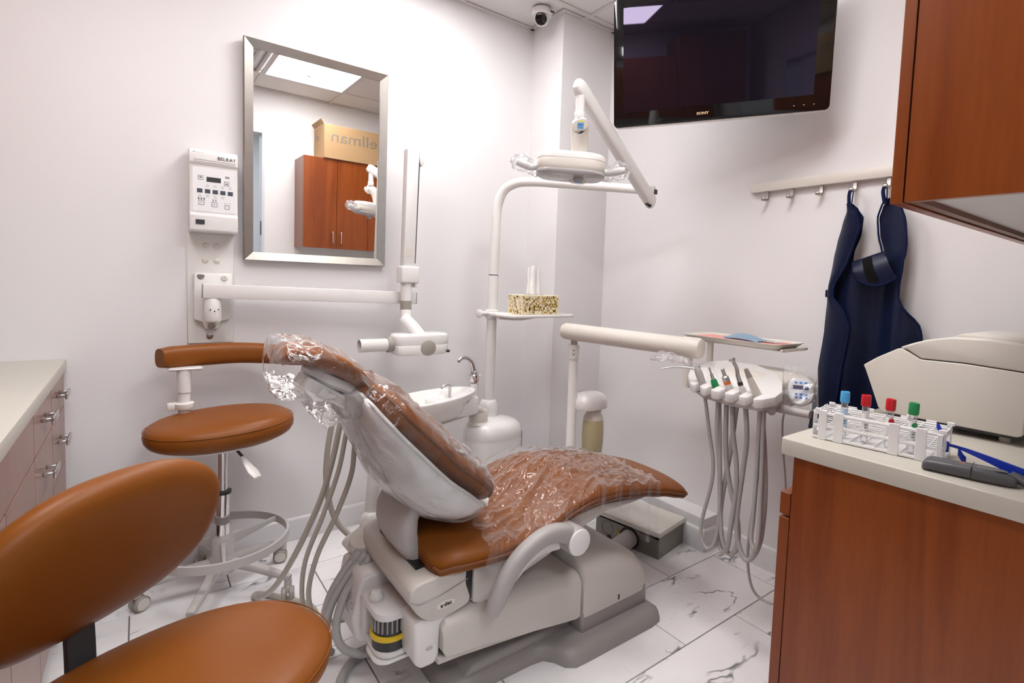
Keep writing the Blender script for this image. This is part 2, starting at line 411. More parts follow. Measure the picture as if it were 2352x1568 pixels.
bm = B(); box(bm, XL-.1, XB+.1, HY-.1, YA+.1, ZC+.03, ZC+.13)
ceiling = S('ceiling', bm, M_ceil)
GX = [1.99-.61*k for k in range(-1, 6)]; GY = [2.31-.61*k for k in range(-1, 8)]
LIGHTS = ((1, 2), (1, 0), (3, 1)); VENT = (2, 2)
def ceil_part(name, bm, mat, smooth=False): return obj(name, bm, mat, ceiling, smooth)
tc = {}
for i in range(len(GX)-1):
    for j in range(len(GY)-1):
        x0, x1, y0, y1 = max(GX[i+1], XL), min(GX[i], XB), max(GY[j+1], HY), min(GY[j], YA)
        if x1-x0 < .02 or y1-y0 < .02: continue
        if (i-1, j-1) in [(a, b) for a, b in LIGHTS] or (i-1, j-1) == VENT: continue
        bm = B(); box(bm, x0+.004, x1-.004, y0+.004, y1-.004, ZC+.006, ZC+.022, .002, 1); ceil_part('ceiling_tile', bm, M_ceil)
for x in GX:
    if XL < x < XB:
        bm = B(); box(bm, x-.012, x+.012, HY, YA, ZC-.001, ZC+.0065, .001, 1); ceil_part('grid_bar', bm, M_tbar)
for y in GY:
    if HY < y < YA:
        bm = B(); box(bm, XL, XB, y-.012, y+.012, ZC-.0015, ZC+.006, .001, 1); ceil_part('grid_bar', bm, M_tbar)
for a in ((XL, XB, YA-.022, YA), (XB-.022, XB, YD, 2.37), (XL, XL+.022, YD, YA), (1.85, XB, 2.37-.022, 2.37), (1.828, 1.85, 2.348, YA), (XL, XB, YD, YD+.022)):
    bm = B(); box(bm, *a, ZC-.003, ZC+.004, .001, 1); ceil_part('wall_angle', bm, M_tbar)
def cell(c): i, j = c; return GX[i+2], GX[i+1], GY[j+2], GY[j+1]
for n, c in enumerate(LIGHTS):
    x0, x1, y0, y1 = cell(c)
    t = thing('ceiling_light', ((x0+x1)/2, (y0+y1)/2, ZC-.004), ('square white ceiling light panel seen glowing in the mirror', 'square ceiling light panel near the mirror wall above the cuspidor', 'square ceiling light panel over the left side of the room, mirrored in the television')[n], 'ceiling light')
    bm = B(); box(bm, x0+.022, x1-.022, y0+.022, y1-.022, ZC+.002, ZC+.012); obj('diffuser', bm, M_light, t, False)
    bm = B()
    for q in ((x0+.012, x1-.012, y0+.012, y0+.022), (x0+.012, x1-.012, y1-.022, y1-.012), (x0+.012, x0+.022, y0+.022, y1-.022), (x1-.022, x1-.012, y0+.022, y1-.022)):
        box(bm, *q, ZC-.003, ZC+.016)
    obj('frame', bm, M_trim, t, False)
    if n == 0:
        bm = B(); lathe(bm, [(.022, ZC+.001), (.022, ZC-.003), (.008, ZC-.006), (.007, ZC-.03)], (1.05, .70, 0), 18); tube(bm, [(1.05, .70, ZC-.03), (1.062, .70, ZC-.036), (1.066, .70, ZC-.046), (1.052, .70, ZC-.056), (1.04, .70, ZC-.052)], .004, 8, 4); obj('sprinkler', bm, M_chrome, t)
x0, x1, y0, y1 = cell(VENT)
t = thing('air_vent', ((x0+x1)/2, (y0+y1)/2, ZC-.004), 'square grey louvred air vent in the ceiling beside the lit panel', 'vent')
bm = B(); box(bm, x0+.012, x1-.012, y0+.012, y1-.012, ZC+.012, ZC+.02); obj('plate', bm, M_trim, t, False)
for q in range(4):
    d = .03+q*.06; bm = B()
    for b in ((x0+d, x1-d, y0+d, y0+d+.02), (x0+d, x1-d, y1-d-.02, y1-d), (x0+d, x0+d+.02, y0+d+.02, y1-d-.02), (x1-d-.02, x1-d, y0+d+.02, y1-d-.02)):
        box(bm, *b, ZC-.004+q*.003, ZC+.012)
    obj('louvre', bm, M_greyl, t, False)

bm = B(); box(bm, XL-.1, XB+.1, YA, YA+.1, -.02, ZC+.03); S('wall_back', bm, M_wall)
bm = B(); box(bm, XB, XB+.1, HY, YA, -.02, ZC+.03); S('wall_right', bm, M_wall)
bm = B(); box(bm, XL-.1, XL, HY, YA, -.02, ZC+.03); S('wall_left', bm, M_wall)
bm = B(); box(bm, 1.85, XB, 2.37, YA, 0, ZC+.03); S('wall_pillar', bm, M_wall)
bm = B()
box(bm, XL, DX0, YD-.12, YD, 0, ZC+.03); box(bm, DX1, XB, YD-.12, YD, 0, ZC+.03); box(bm, DX0, DX1, YD-.12, YD, DZ, ZC+.03)
S('wall_front', bm, M_wall)
bm = B(); box(bm, XL-.1, XB+.1, HY-.1, HY, -.02, ZC+.03); S('wall_hall', bm, plain('hall_paint', (.66, .70, .74), .6))
LX, LY, LZ = 2.1146, 1.475, .157
bm = B(); box(bm, LX, XB, LY, 2.37, 0, LZ, .002, 1); S('wall_ledge', bm, M_wall)
def baseb(name, x0, x1, y0, y1, side):
    h, t = .1077, .013; bm = B()
    prof = [(0, 0), (t, 0), (t, h-.012), (t*.75, h-.004), (t*.3, h), (0, h)]
    if side == 'A': prism(bm, [(y1-u, z) for u, z in prof], x0, x1, 'x')
    elif side == 'B': prism(bm, [(x1-u, z) for u, z in prof], y0, y1, 'y')
    elif side == 'L': prism(bm, [(x0+u, z) for u, z in prof], y0, y1, 'y')
    else: prism(bm, [(y0+u, z) for u, z in prof], x0, x1, 'x')
    S(name, bm, M_trim, 50)
baseb('baseboard_back', -.215, 1.85, 0, YA, 'A')
baseb('baseboard_right', 0, XB, .65, LY-.0005, 'B')
baseb('baseboard_ledge', 0, LX, LY-.0122, 2.3565, 'B')
baseb('baseboard_ledge_end', LX-.0122, XB-.0132, 0, LY, 'A')
baseb('baseboard_pillar', 1.838, LX, 0, 2.37, 'A')
baseb('baseboard_pillar_side', 0, 1.85, 2.357, YA, 'B')
# door casing of the doorway and its strike plate
bm = B(); box(bm, DX1-.02, DX1, YD-.125, YD+.006, 0, DZ); box(bm, DX0, DX0+.02, YD-.125, YD+.006, 0, DZ); box(bm, DX0+.02, DX1-.02, YD-.125, YD+.006, DZ-.02, DZ)
trim = S('trim_1', bm, plain('door_jamb', (.60, .63, .67), .4))
bm = B(); box(bm, DX1-.0235, DX1-.0195, YD-.06, YD-.02, 1.52, 1.64, .001, 1); obj('strike_plate', bm, M_dark, trim, False)
hl = thing('hall_light', (.3, -.9, ZC-.004), 'white light panel in the hallway ceiling beyond the doorway', 'ceiling light')
bm = B(); box(bm, .0, .6, -1.2, -.6, ZC-.006, ZC-.002); obj('diffuser', bm, M_hall, hl, False)
bm = B(); box(bm, -.02, .62, -1.22, -.58, ZC-.002, ZC+.002); obj('frame', bm, M_trim, hl, False)

# ================================================================== LEFT WORKTOP AND DRAWER UNITS
FX = -.2243
def strip_handle(parent, y, z, L=.105):
    bm = B()
    v = box(bm, FX+.022, FX+.030, y-L/2, y+L/2, z-.011, z+.011, .003, 2)
    for s in (-1, 1): box(bm, FX, FX+.024, y+s*L*.36-.006, y+s*L*.36+.006, z-.006, z+.006, .002, 1)
    obj('handle', bm, M_nickel, parent, 40)
def front(parent, name, y0, y1, z0, z1, hz=None, hy=None):
    bm = B(); box(bm, FX-.02, FX, y0+.0026, y1-.0026, z0+.0026, z1-.0026, .0012, 1)
    p = obj(name, bm, M_wood_l, parent, False)
    if hz is not None: strip_handle(p, (y0+y1)/2 if hy is None else hy, hz)
units = [(2.304, 2.664, 'd', 'pinkish wood drawer unit in the corner against the mirror wall'), (1.94, 2.304, 'd', 'pinkish wood drawer unit second from the mirror wall'),
         (1.16, 1.94, 'w', 'wide pinkish wood cupboard nearest the camera under the left worktop'), (.40, 1.16, 'w', 'wide pinkish wood cupboard beside the doorway under the left worktop')]
for y0, y1, k, lab in units:
    t = thing('base_cabinet', (-.54, (y0+y1)/2, 0), lab, 'cabinet', 'base cabinets under the left worktop')
    bm = B(); box(bm, XL+.002, FX-.021, y0+.0005, y1-.0005, .1, .8738); box(bm, XL+.002, FX-.08, y0+.002, y1-.002, 0, .1); obj('body', bm, M_wood_dk, t, False)
    if k == 'd':
        front(t, 'drawer', y0, y1, .741, .870, .815); front(t, 'drawer', y0, y1, .538, .741, .655); front(t, 'drawer', y0, y1, .105, .538, .44)
    else:
        front(t, 'drawer', y0, y1, .741, .870); ym = (y0+y1)/2
        front(t, 'door', y0, ym, .105, .741, .68, ym-.06); front(t, 'door', ym, y1, .105, .741, .68, ym+.06)
bm = B(); box(bm, XL+.001, -.215, .38, YA-.001, .8745, .914, .004, 2)
tag(obj('worktop', bm, M_counter, None, 40), 'pale stone worktop along the left wall', 'worktop')
for y0, y1, zt, dp, lab in ((1.74, 2.664, 2.52, .33, 'dark cherry wall cupboard above the left worktop next to the mirror wall'), (.82, 1.74, 2.52, .33, 'dark cherry wall cupboard in the middle above the left worktop'), (.27, .818, 2.66, .38, 'taller dark cherry wall cupboard above the left worktop nearest the doorway')):
    t = thing('wall_cabinet', (XL+.17, (y0+y1)/2, 1.44), lab, 'cabinet', 'wall cabinets above the left worktop')
    bm = B(); box(bm, XL+.001, XL+dp-.02, y0+.001, y1-.001, 1.44, zt); obj('body', bm, M_wood, t, False)
    for a, b in ((y0, (y0+y1)/2), ((y0+y1)/2, y1)):
        bm = B(); box(bm, XL+dp-.019, XL+dp+.001, a+.002, b-.002, 1.442, zt-.002, .001, 1); obj('door', bm, M_wood, t, False)

# ================================================================== RIGHT CABINETS
t = thing('wall_cabinet', (1.64, .23, 1.435), 'large cherry wood wall cabinet with its end panel filling the upper right', 'cabinet')
UX, UB, UT = 1.095, 1.435, 2.20
bm = B(); box(bm, UX, UX+.018, YD+.001, .378, UB, UT, .0008, 1); obj('end_panel', bm, M_wood, t, False)
bm = B(); box(bm, UX+.018, XB-.002, YD+.001, .376, UB+.012, UT-.002); obj('body', bm, M_liner, t, False)
bm = B(); box(bm, UX+.018, XB-.002, .36, .377, UB+.001, UB+.012); obj('bottom_rail', bm, M_wood_dk, t, False)
dxs = [1.095, 1.364, 1.634, 1.903, 2.172]
for i in range(4):
    a, b = dxs[i], dxs[i+1]
    bm = B(); box(bm, a+(.0 if i == 0 else .0015), b-.0015, .381, .401, UB-.002, UT-.001, .001, 1); d = obj('door', bm, M_wood, t, False)
    hx = b-.035 if i % 2 == 0 else a+.035; bm = B()
    tube(bm, [(hx, .401, 1.478), (hx, .425, 1.48), (hx, .427, 1.49), (hx, .427, 1.565), (hx, .425, 1.575), (hx, .401, 1.577)], .005, 8); obj('handle', bm, M_nickel, d)
bm = B(); box(bm, 2.172, XB-.001, .378, .398, UB, UT, .001, 1); obj('filler_strip', bm, M_wood, t, False)
t = thing('base_cabinet', (1.72, .34, 0), 'cherry wood base cabinet with a plain end panel under the right worktop', 'cabinet')
bm = B(); box(bm, 1.225, 1.243, YD+.001, .614, 0, .8735, .0008, 1); obj('end_panel', bm, M_wood, t, False)
bm = B(); box(bm, 1.243, XB-.002, YD+.001, .596, .1, .8735); box(bm, 1.243, XB-.002, YD+.001, .54, 0, .1); obj('body', bm, M_wood_dk, t, False)
fx = [1.2245, 1.71, XB-.004]
for i in range(2):
    bm = B(); box(bm, fx[i], fx[i+1]-.002, .616, .641, .724, .778, .001, 1); obj('drawer', bm, M_wood, t, False)
    bm = B(); box(bm, fx[i], fx[i+1]-.002, .616, .641, .105, .717, .001, 1); d = obj('door', bm, M_wood, t, False)
bm = B(); prism(bm, rpoly(1.208, XB-.0015, YD+.0015, .643, .014, 4), .8745, .914, 'z', .006, 3)
tag(obj('worktop', bm, M_counter, None, 40), 'beige stone worktop in the right foreground holding the tube rack', 'worktop')

# cardboard carton on the wall cabinet, seen in the mirror
t = thing('cardboard_box', (1.5, .24, UT), 'brown cardboard box on top of the wall cabinet, seen in the mirror', 'box')
bm = B(); box(bm, 1.25, 1.76, .075, .418, UT+.0005, 2.485, .003, 1); obj('carton', bm, M_cart, t, False)
bm = B(); v = box(bm, 1.25, 1.253, .09, .40, 2.485, 2.53); xform(v, Matrix.Translation((1.25, 0, 2.485)) @ Matrix.Rotation(R(-35), 4, 'Y') @ Matrix.Translation((-1.25, 0, -2.485))); obj('flap', bm, M_cart, t, False)
obj('printed_name', text_mesh('ellman', .135, basis((1.50, .4185, 2.385), (-1, 0, 0), (0, 0, 1), (0, 1, 0)), .0004, sx=1.15), M_ink, t, False)
obj('printed_mark', text_mesh('9m', .09, basis((1.2495, .2, 2.39), (0, 1, 0), (0, 0, 1), (-1, 0, 0)), .0004), M_ink, t, False)

# ================================================================== MIRROR
t = thing('wall_mirror', (.66, 2.64, 1.31), 'rectangular wall mirror in a brushed steel frame', 'mirror')
mx0, mx1, mz0, mz1, fw = .355, .970, 1.312, 2.245, .037
TM = Matrix.Translation((0, YA-.002, mz0)) @ Matrix.Rotation(R(.65), 4, 'X') @ Matrix.Translation((0, -(YA-.002), -mz0))
def mfix(bm): xform(bm.verts, TM); return bm
def rail(p0, p1, q0, q1, d=.034):
    bm = B(); y0, y1 = YA-.002-d, YA-.004
    r1 = [(p0[0], y1, p0[1]), (p0[0], y0+.003, p0[1]), ((p0[0]*.92+q0[0]*.08), y0, (p0[1]*.92+q0[1]*.08)), (q0[0], y0+.010, q0[1]), (q0[0], y1, q0[1])]
    r2_ = [(p1[0], y1, p1[1]), (p1[0], y0+.003, p1[1]), ((p1[0]*.92+q1[0]*.08), y0, (p1[1]*.92+q1[1]*.08)), (q1[0], y0+.010, q1[1]), (q1[0], y1, q1[1])]
    loft(bm, [[Vector(a) for a in r1], [Vector(a) for a in r2_]]); return obj('frame_rail', mfix(bm), M_steel, t, False)
o_ = [(mx0, mz0), (mx1, mz0), (mx1, mz1), (mx0, mz1)]; i_ = [(mx0+fw, mz0+fw), (mx1-fw, mz0+fw), (mx1-fw, mz1-fw), (mx0+fw, mz1-fw)]
for k in range(4): rail(o_[k], o_[(k+1) % 4], i_[k], i_[(k+1) % 4])
bm = B(); box(bm, mx0+fw-.004, mx1-fw+.004, YA-.022, YA-.018, mz0+fw-.004, mz1-fw+.004); obj('glass', mfix(bm), M_mirror, t, False)

# ================================================================== TELEVISION
yaw, tilt, W, H = -1.0872624, .138, .86, .524
wv = Vector((math.cos(yaw), math.sin(yaw), 0)); nv0 = Vector((math.sin(yaw), -math.cos(yaw), 0))
upv = (Vector((0, 0, 1))*math.cos(tilt) + nv0*math.sin(tilt)); nv = wv.cross(upv)
BLc = Vector((1.665, 1.748, 1.954))
if nv.dot(nv0) < 0: nv = -nv
TVM = basis(BLc, wv, upv, nv)           # x across, y up, z out of the screen
t = thing('television', (1.99, 1.33, 1.95), 'large black flat screen television tilted out from the wall', 'television')
def tvo(name, bm, mat, smooth=False): xform(bm.verts, TVM); return obj(name, bm, mat, t, smooth)
bm = B(); prism(bm, rpoly(.0, W, .0, H, .02), -.045, -.004, 'z', .004, 2); tvo('back_shell', bm, M_white2, 40)
bm = B(); prism(bm, rpoly(.002, W-.002, .003, H-.002, .019), -.0045, .0, 'z', .0012, 2); tvo('bezel', bm, M_tv, 40)
bm = B(); box(bm, .045, W-.06, .062, H-.04, -.001, .0006); tvo('screen', bm, M_screen)
tb = text_mesh('SONY', .0135, basis((W*.45, .032, .0008), (1, 0, 0), (0, 1, 0), (0, 0, 1)), .0003, .0006, 1.35); tvo('brand_lettering', tb, plain('brass_print', (.55, .38, .2), .4))
for k, x in enumerate((.80, .765, .73)):
    bm = B(); box(bm, x, x+.006, .027, .029, .0, .0007); tvo('touch_mark', bm, M_greyl)
# swing arm to the wall
c = TVM @ Vector((W*.5, H*.5, -.045)); wp = Vector((XB-.012, 1.42, c.z))
bm = B(); box(bm, XB-.014, XB-.001, 1.34, 1.50, c.z-.12, c.z+.12, .003, 1); obj('wall_bracket', bm, M_dark, t, 40)
bm = B(); e = c+Vector((.10, .16, 0)); tube(bm, [wp, (XB-.05, 1.42, c.z), e, c], .018, 10); obj('swing_arm', bm, M_dark, t)
bm = B(); v = box(bm, W*.5-.1, W*.5+.1, H*.5-.1, H*.5+.1, -.056, -.045, .002, 1); tvo('mount_plate', bm, M_dark)

# ================================================================== CEILING CAMERA
c = Vector((1.742, 2.43, ZC-.004))
t = thing('security_camera', c, 'small white dome security camera on the ceiling by the pillar', 'camera')
bm = B(); lathe(bm, [(.052, 0), (.055, -.006), (.055, -.03), (.050, -.036), (.01, -.037)], c, 32); obj('base', bm, M_white2, t)
dv = Vector((-.62, -.62, -.48)).normalized(); bc = c+Vector((0, 0, -.045))
bm = B(); bmesh.ops.create_uvsphere(bm, u_segments=32, v_segments=20, radius=.042, matrix=axisM(bc, dv)); obj('ball', bm, M_white2, t, 60)
bm = B(); lathe(bm, [(.031, .026), (.033, .030), (.031, .036), (.022, .0405), (.002, .042)], M=axisM(bc, dv), seg=28); obj('lens', bm, M_tv, t)
bm = B(); v = box(bm, c.x+.02, c.x+.045, c.y-.056, c.y-.050, ZC-.028, ZC-.018, .002, 1); obj('socket', bm, M_black, t)

# ================================================================== X-RAY: CONTROL BOX ON THE WALL
CYF = 2.578
t = thing('xray_control', (.244, 2.62, 1.415), 'white wall control panel with push buttons and a small display beside the mirror', 'control panel')
prof = [(YA-.010, 1.415), (CYF, 1.418), (CYF-.004, 1.425), (CYF-.004, 1.482), (CYF+.004, 1.490), (CYF+.004, 1.680), (CYF-.004, 1.690), (CYF-.002, 1.730), (CYF+.012, 1.744), (YA-.010, 1.748)]
bm = B(); prism(bm, prof, .162, .327, 'x', .003, 2); obj('housing', bm, M_white2, t, 30)
fy = CYF+.004
bm = B(); box(bm, .172, .317, fy-.0012, fy, 1.497, 1.672); obj('button_plate', bm, plain('button_plate_white', (.80, .80, .82), .35), t, False)
def dec(name, x0, x1, z0, z1, mat, y=fy-.0012, d=.0008, smooth=False): bm = B(); box(bm, x0, x1, y-d, y, z0, z1); return obj(name, bm, mat, t, smooth)
dec('display', .219, .268, 1.618, 1.637, M_dark); dec('indicator', .283, .298, 1.640, 1.647, M_grey)
for k in range(5): dec('preset_button', .187+k*.0262, .205+k*.0262, 1.572-.0003*k, 1.588-.0003*k, plain('slate_key', (.05, .06, .09), .4) if k == 0 else bpy.data.materials['slate_key'])
def ring_key(x, z, s=.016, ch=None):
    bm = B(); e = .0012
    for q in ((x-s/2, x+s/2, z-s/2, z-s/2+e), (x-s/2, x+s/2, z+s/2-e, z+s/2), (x-s/2, x-s/2+e, z-s/2+e, z+s/2-e), (x+s/2-e, x+s/2, z-s/2+e, z+s/2-e)): box(bm, q[0], q[1], fy-.002, fy-.0012, q[2], q[3])
    k = obj('key', bm, M_print, t, False)
    if ch == 'up' or ch == 'dn':
        bm = B(); sg = 1 if ch == 'up' else -1; prism(bm, [(x-.005, z-.003*sg), (x+.005, z-.003*sg), (x, z+.003*sg)], fy-.002, fy-.0012, 'y'); obj('arrow', bm, M_print, k, False)
    elif ch: obj('letter', text_mesh(ch, .009, basis((x, fy-.0016, z), (1, 0, 0), (0, 0, 1), (0, -1, 0)), .0003), M_print, k, False)
ring_key(.199, 1.632, .017, 'dn'); ring_key(.288, 1.618, .017, 'up')
ring_key(.201, 1.533, .019, 'P'); ring_key(.245, 1.529, .019, 'C'); ring_key(.289, 1.523, .017, '-')
for j, z in ((0, 1.601), (1, 1.560)):
    for k in range(4):
        bm = B(); cx = .222+k*.026-j*.026
        lathe(bm, [(.0048, 0), (.0048, .0006), (.0038, .0006), (.0038, 0)], seg=8, M=basis((cx, fy-.0012, z), (1, 0, 0), (0, 0, 1), (0, -1, 0)), cap=False); obj('tooth_mark', bm, M_grey, t, False)
for x0, n_ in ((.192, 3), (.241, 2), (.282, 3)):
    for k in range(n_):
        bm = B(); x = x0+k*.009; zb = 1.545 if x0 < .23 else 1.542
        if x0 < .28: prism(bm, [(x-.0028, zb), (x+.0028, zb), (x+.0012, zb+.006), (x-.0012, zb+.006)], fy-.0018, fy-.0012, 'y')
        lathe(bm, [(.0016, 0), (.0016, .0006)], seg=8, M=axisM((x, fy-.0012, zb+(.0075 if x0 < .28 else -.004)), (0, -1, 0)))
        obj('figure_mark', bm, M_print if x0 < .23 else M_grey, t, False)
tz = Vector((0, 0, 1)); 
obj('brand_lettering', text_mesh('BELRAY', .019, basis((.288, CYF-.0044, 1.714), (1, 0, 0), (0, 0, 1), (0, -1, 0)), .0003), M_print, t, False)
for z in (1.700, 1.693):
    dec('caption_line', .176, .318, z, z+.0022, M_greyl, y=CYF-.004)
dec('maker_mark', .174, .179, 1.727, 1.731, M_black, y=CYF-.001); dec('maker_name', .181, .212, 1.727, 1.730, M_greyl, y=CYF-.001)
dec('power_switch', .181, .211, 1.446, 1.464, M_dark, y=CYF-.004, d=.003)
bm = B(); box(bm, .327, .333, 2.60, 2.63, 1.60, 1.625, .001, 1); obj('side_switch', bm, M_grey, t, False)
# thin film over the control box
bm = B(); n = 14
for i in range(n+1):
    for j in range(n+1):
        u, v = i/n, j/n; x = .1655+u*.158; z = 1.405+v*.10
        y = CYF-.006-.004*abs(mnoise.noise((x*40, z*40, 3)))
        if v < .12: y += .0 
        bm.verts.new((x, y, z+.01*mnoise.noise((x*30, 1, 1))*(1 if j == 0 else 0)))
bm.verts.ensure_lookup_table()
for i in range(n):
    for j in range(n): bm.faces.new([bm.verts[i*(n+1)+j], bm.verts[(i+1)*(n+1)+j], bm.verts[(i+1)*(n+1)+j+1], bm.verts[i*(n+1)+j+1]])
tag(obj('barrier_film', bm, film('barrier_film', base=.0, bscale=14, bstr=.7, white=.01), None), 'crinkled clear film stuck over the bottom of the wall control panel', 'plastic film')

# ------------------------------------------------------------------ wall plate + articulated arm + tube head
t = thing('dental_xray_machine', (.24, 2.64, .955), 'white wall mounted dental x-ray arm with a round tube head', 'x-ray machine')
bm = B(); box(bm, .156, .320, YA-.009, YA-.001, .955, 1.416, .002, 1); obj('wall_plate', bm, M_white, t, 40)
for x, z in ((.222, 1.365), (.260, 1.364), (.218, 1.303), (.260, 1.302)):
    bm = B(); lathe(bm, [(.0115, 0), (.0115, .002), (.009, .004), (.001, .0045)], seg=18, M=axisM((x, YA-.009, z), (0, -1, 0))); obj('cap', bm, M_cream, t)
bm = B(); poly = [(.178, 1.250), (.314, 1.250), (.312, 1.080), (.300, 1.055), (.268, 1.048), (.262, 1.015), (.215, 1.015), (.207, 1.045), (.176, 1.058)]
prism(bm, poly, YA-.034, YA-.009, 'y', .006, 2); obj('bracket', bm, M_white2, t, 40)
for x, z, m in ((.201, 1.237, M_steel), (.284, 1.232, M_cream), (.237, 1.030, M_steel), (.233, .984, M_steel)):
    bm = B(); y = YA-.034 if z > 1.0 else YA-.009
    lathe(bm, [(.0125, 0), (.0125, .0025), (.010, .004), (.004, .004), (.003, .002)], seg=18, M=axisM((x, y, z), (0, -1, 0))); obj('bolt', bm, m, t)
bm = B(); lathe(bm, [(.028, 0), (.031, .006), (.031, .09), (.028, .096)], (.238, 2.588, 1.052), 26); box(bm, .214, .262, 2.588, YA-.03, 1.056, 1.14, .006, 2); k = obj('pivot', bm, M_white2, t)
for x, z in ((.227, 1.103), (.255, 1.103), (.241, 1.096)):
    bm = B(); yy = 2.588-math.sqrt(.031**2-(x-.238)**2); lathe(bm, [(.0055, 0), (.006, .0015), (.0035, .002), (.0028, .0005)], seg=12, M=axisM((x, yy+.0005, z), (x-.238, yy-2.588, 0))); obj('screw', bm, M_paper, k)
    bm = B(); lathe(bm, [(.0026, 0), (.0026, .0022)], seg=10, M=axisM((x, yy+.0002, z), (x-.238, yy-2.588, 0))); obj('screw_hole', bm, M_black, k)
a, b = Vector((.200, 2.585, 1.178)), Vector((1.085, 2.515, 1.160)); d = (b-a).normalized(); side = d.cross(Vector((0, 0, 1))).normalized(); upd = side.cross(d)
AM = basis(a, d, side, upd); L = (b-a).length
bm = B(); box(bm, .004, L-.004, -.024, .024, -.029, .029, .003, 2); xform(bm.verts, AM); arm = obj('horizontal_arm', bm, M_white2, t, 40)
for q in ((0, .005), (L-.005, L)):
    bm = B(); box(bm, q[0], q[1], -.0235, .0235, -.0285, .0285, .002, 1); xform(bm.verts, AM); obj('end_cap', bm, M_grey, arm, 40)
# upright spring arm, folded against the horizontal arm
bm = B(); y0, y1 = 2.435, 2.482; VX = 1.018
prism(bm, [(VX-.030, 1.31), (VX+.026, 1.31), (VX+.040, 1.865), (VX+.030, 1.878), (VX-.012, 1.878), (VX-.020, 1.865)], y0, y1, 'y', .004, 2); up_ = obj('upright_arm', bm, M_white2, t, 40)
bm = B(); prism(bm, [(VX+.026, 1.33), (VX+.031, 1.33), (VX+.045, 1.84), (VX+.040, 1.84)], y0+.004, y1-.004, 'y'); obj('groove', bm, M_dark, up_, False)
bm = B(); prism(bm, smoothpoly([(VX+.038, 1.875), (VX+.060, 1.868), (VX+.062, 1.81), (VX+.052, 1.795), (VX+.042, 1.81)], 3), y0-.004, y1+.004, 'y', .003, 2); obj('hinge_cover', bm, M_white2, up_, 40)
bm = B(); box(bm, VX-.019, VX+.013, y0-.0012, y0+.001, 1.365, 1.405); obj('sticker', bm, M_cream, up_, False)
bm = B(); box(bm, VX-.043, VX+.046, y0-.012, y1+.014, 1.235, 1.316, .008, 3); obj('knuckle', bm, M_white2, t, 40)
bm = B(); box(bm, VX+.028, VX+.040, y0-.006, y1, 1.215, 1.26, .004, 2); obj('knuckle_tab', bm, M_white2, t, 40)
bm = B(); cyl(bm, (VX-.006, 2.458, 1.15), (VX-.006, 2.458, 1.24), .0265, 24); obj('neck', bm, M_white2, t)
bm = B(); cyl(bm, (VX-.006, 2.458, 1.107), (VX-.006, 2.458, 1.15), .027, 24); obj('neck_band', bm, M_taupe, t)
bm = B(); lathe(bm, [(.0265, 0), (.0265, .055), (.022, .06)], seg=24, M=axisM((VX-.006, 2.458, 1.107), (-.05, -.25, -1))); obj('neck_end', bm, M_white2, t)
# yoke and tube head, swung a little into the room
hy = 2.40
bm = B(); tube(bm, [(.985, 2.425, 1.075), (1.015, 2.40, 1.04), (1.045, 2.372, .995), (1.062, 2.35, .965), (1.074, 2.345, .935)], [.026, .029, .029, .03, .03], 16, 5, flat=(.55, 1.0), up=(0, -1, .25)); obj('yoke', bm, M_white2, t)
HMx = axisM((1.062, hy, .897), (0, 0, 1))
bm = B()
for z, r_ in ((.898, .9), (.903, .965), (.925, 1.0), (.955, 1.0), (.958, .99), (.961, 1.0), (.985, .995), (.992, .96), (.996, .88)):
    pass
rings = []
for z, s in ((.897, .88), (.901, .95), (.910, .99), (.943, 1.0), (.945, .985), (.948, 1.0), (.985, .995), (.993, .96), (.997, .88)):
    rings.append([Vector((x, y, z)) for x, y in [(1.065+(px-1.065)*s, hy+(py-hy)*s) for px, py in smoothpoly([(.930, hy-.045), (.99, hy-.062), (1.08, hy-.068), (1.16, hy-.058), (1.196, hy-.03), (1.198, hy+.03), (1.16, hy+.058), (1.08, hy+.066), (.99, hy+.060), (.930, hy+.045)], 4)]])
loft(bm, rings); hd = obj('tube_head', bm, M_white2, t, 40)
bm = B(); lathe(bm, [(.036, 0), (.038, .004), (.036, .012), (.030, .015), (.001, .016)], seg=30, M=axisM((1.075, hy-.062, .932), (-.12, -1, 0))); obj('pivot_cap', bm, M_taupe, t)
bm = B(); box(bm, 1.180, 1.196, hy-.052, hy-.040, .903, .915, .001, 1); obj('label', bm, M_dark, hd, False)
bm = B(); cyl(bm, (.935, hy, .947), (.918, hy, .947), .032, 26, .003); cyl(bm, (.918, hy, .947), (.899, hy, .947), .036, 26, .002); obj('collar', bm, M_taupe, t)
bm = B(); lathe(bm, [(.029, 0), (.030, .002), (.030, .118), (.031, .120), (.031, .126), (.027, .126), (.026, .02)], seg=28, M=axisM((.899, hy, .947), (-1, 0, 0)), cap=False); obj('cone', bm, M_white, t)
bm = B(); box(bm, .895, .9, hy-.02, hy+.02, .93, .965); obj('cone_base', bm, M_dark, t, False)

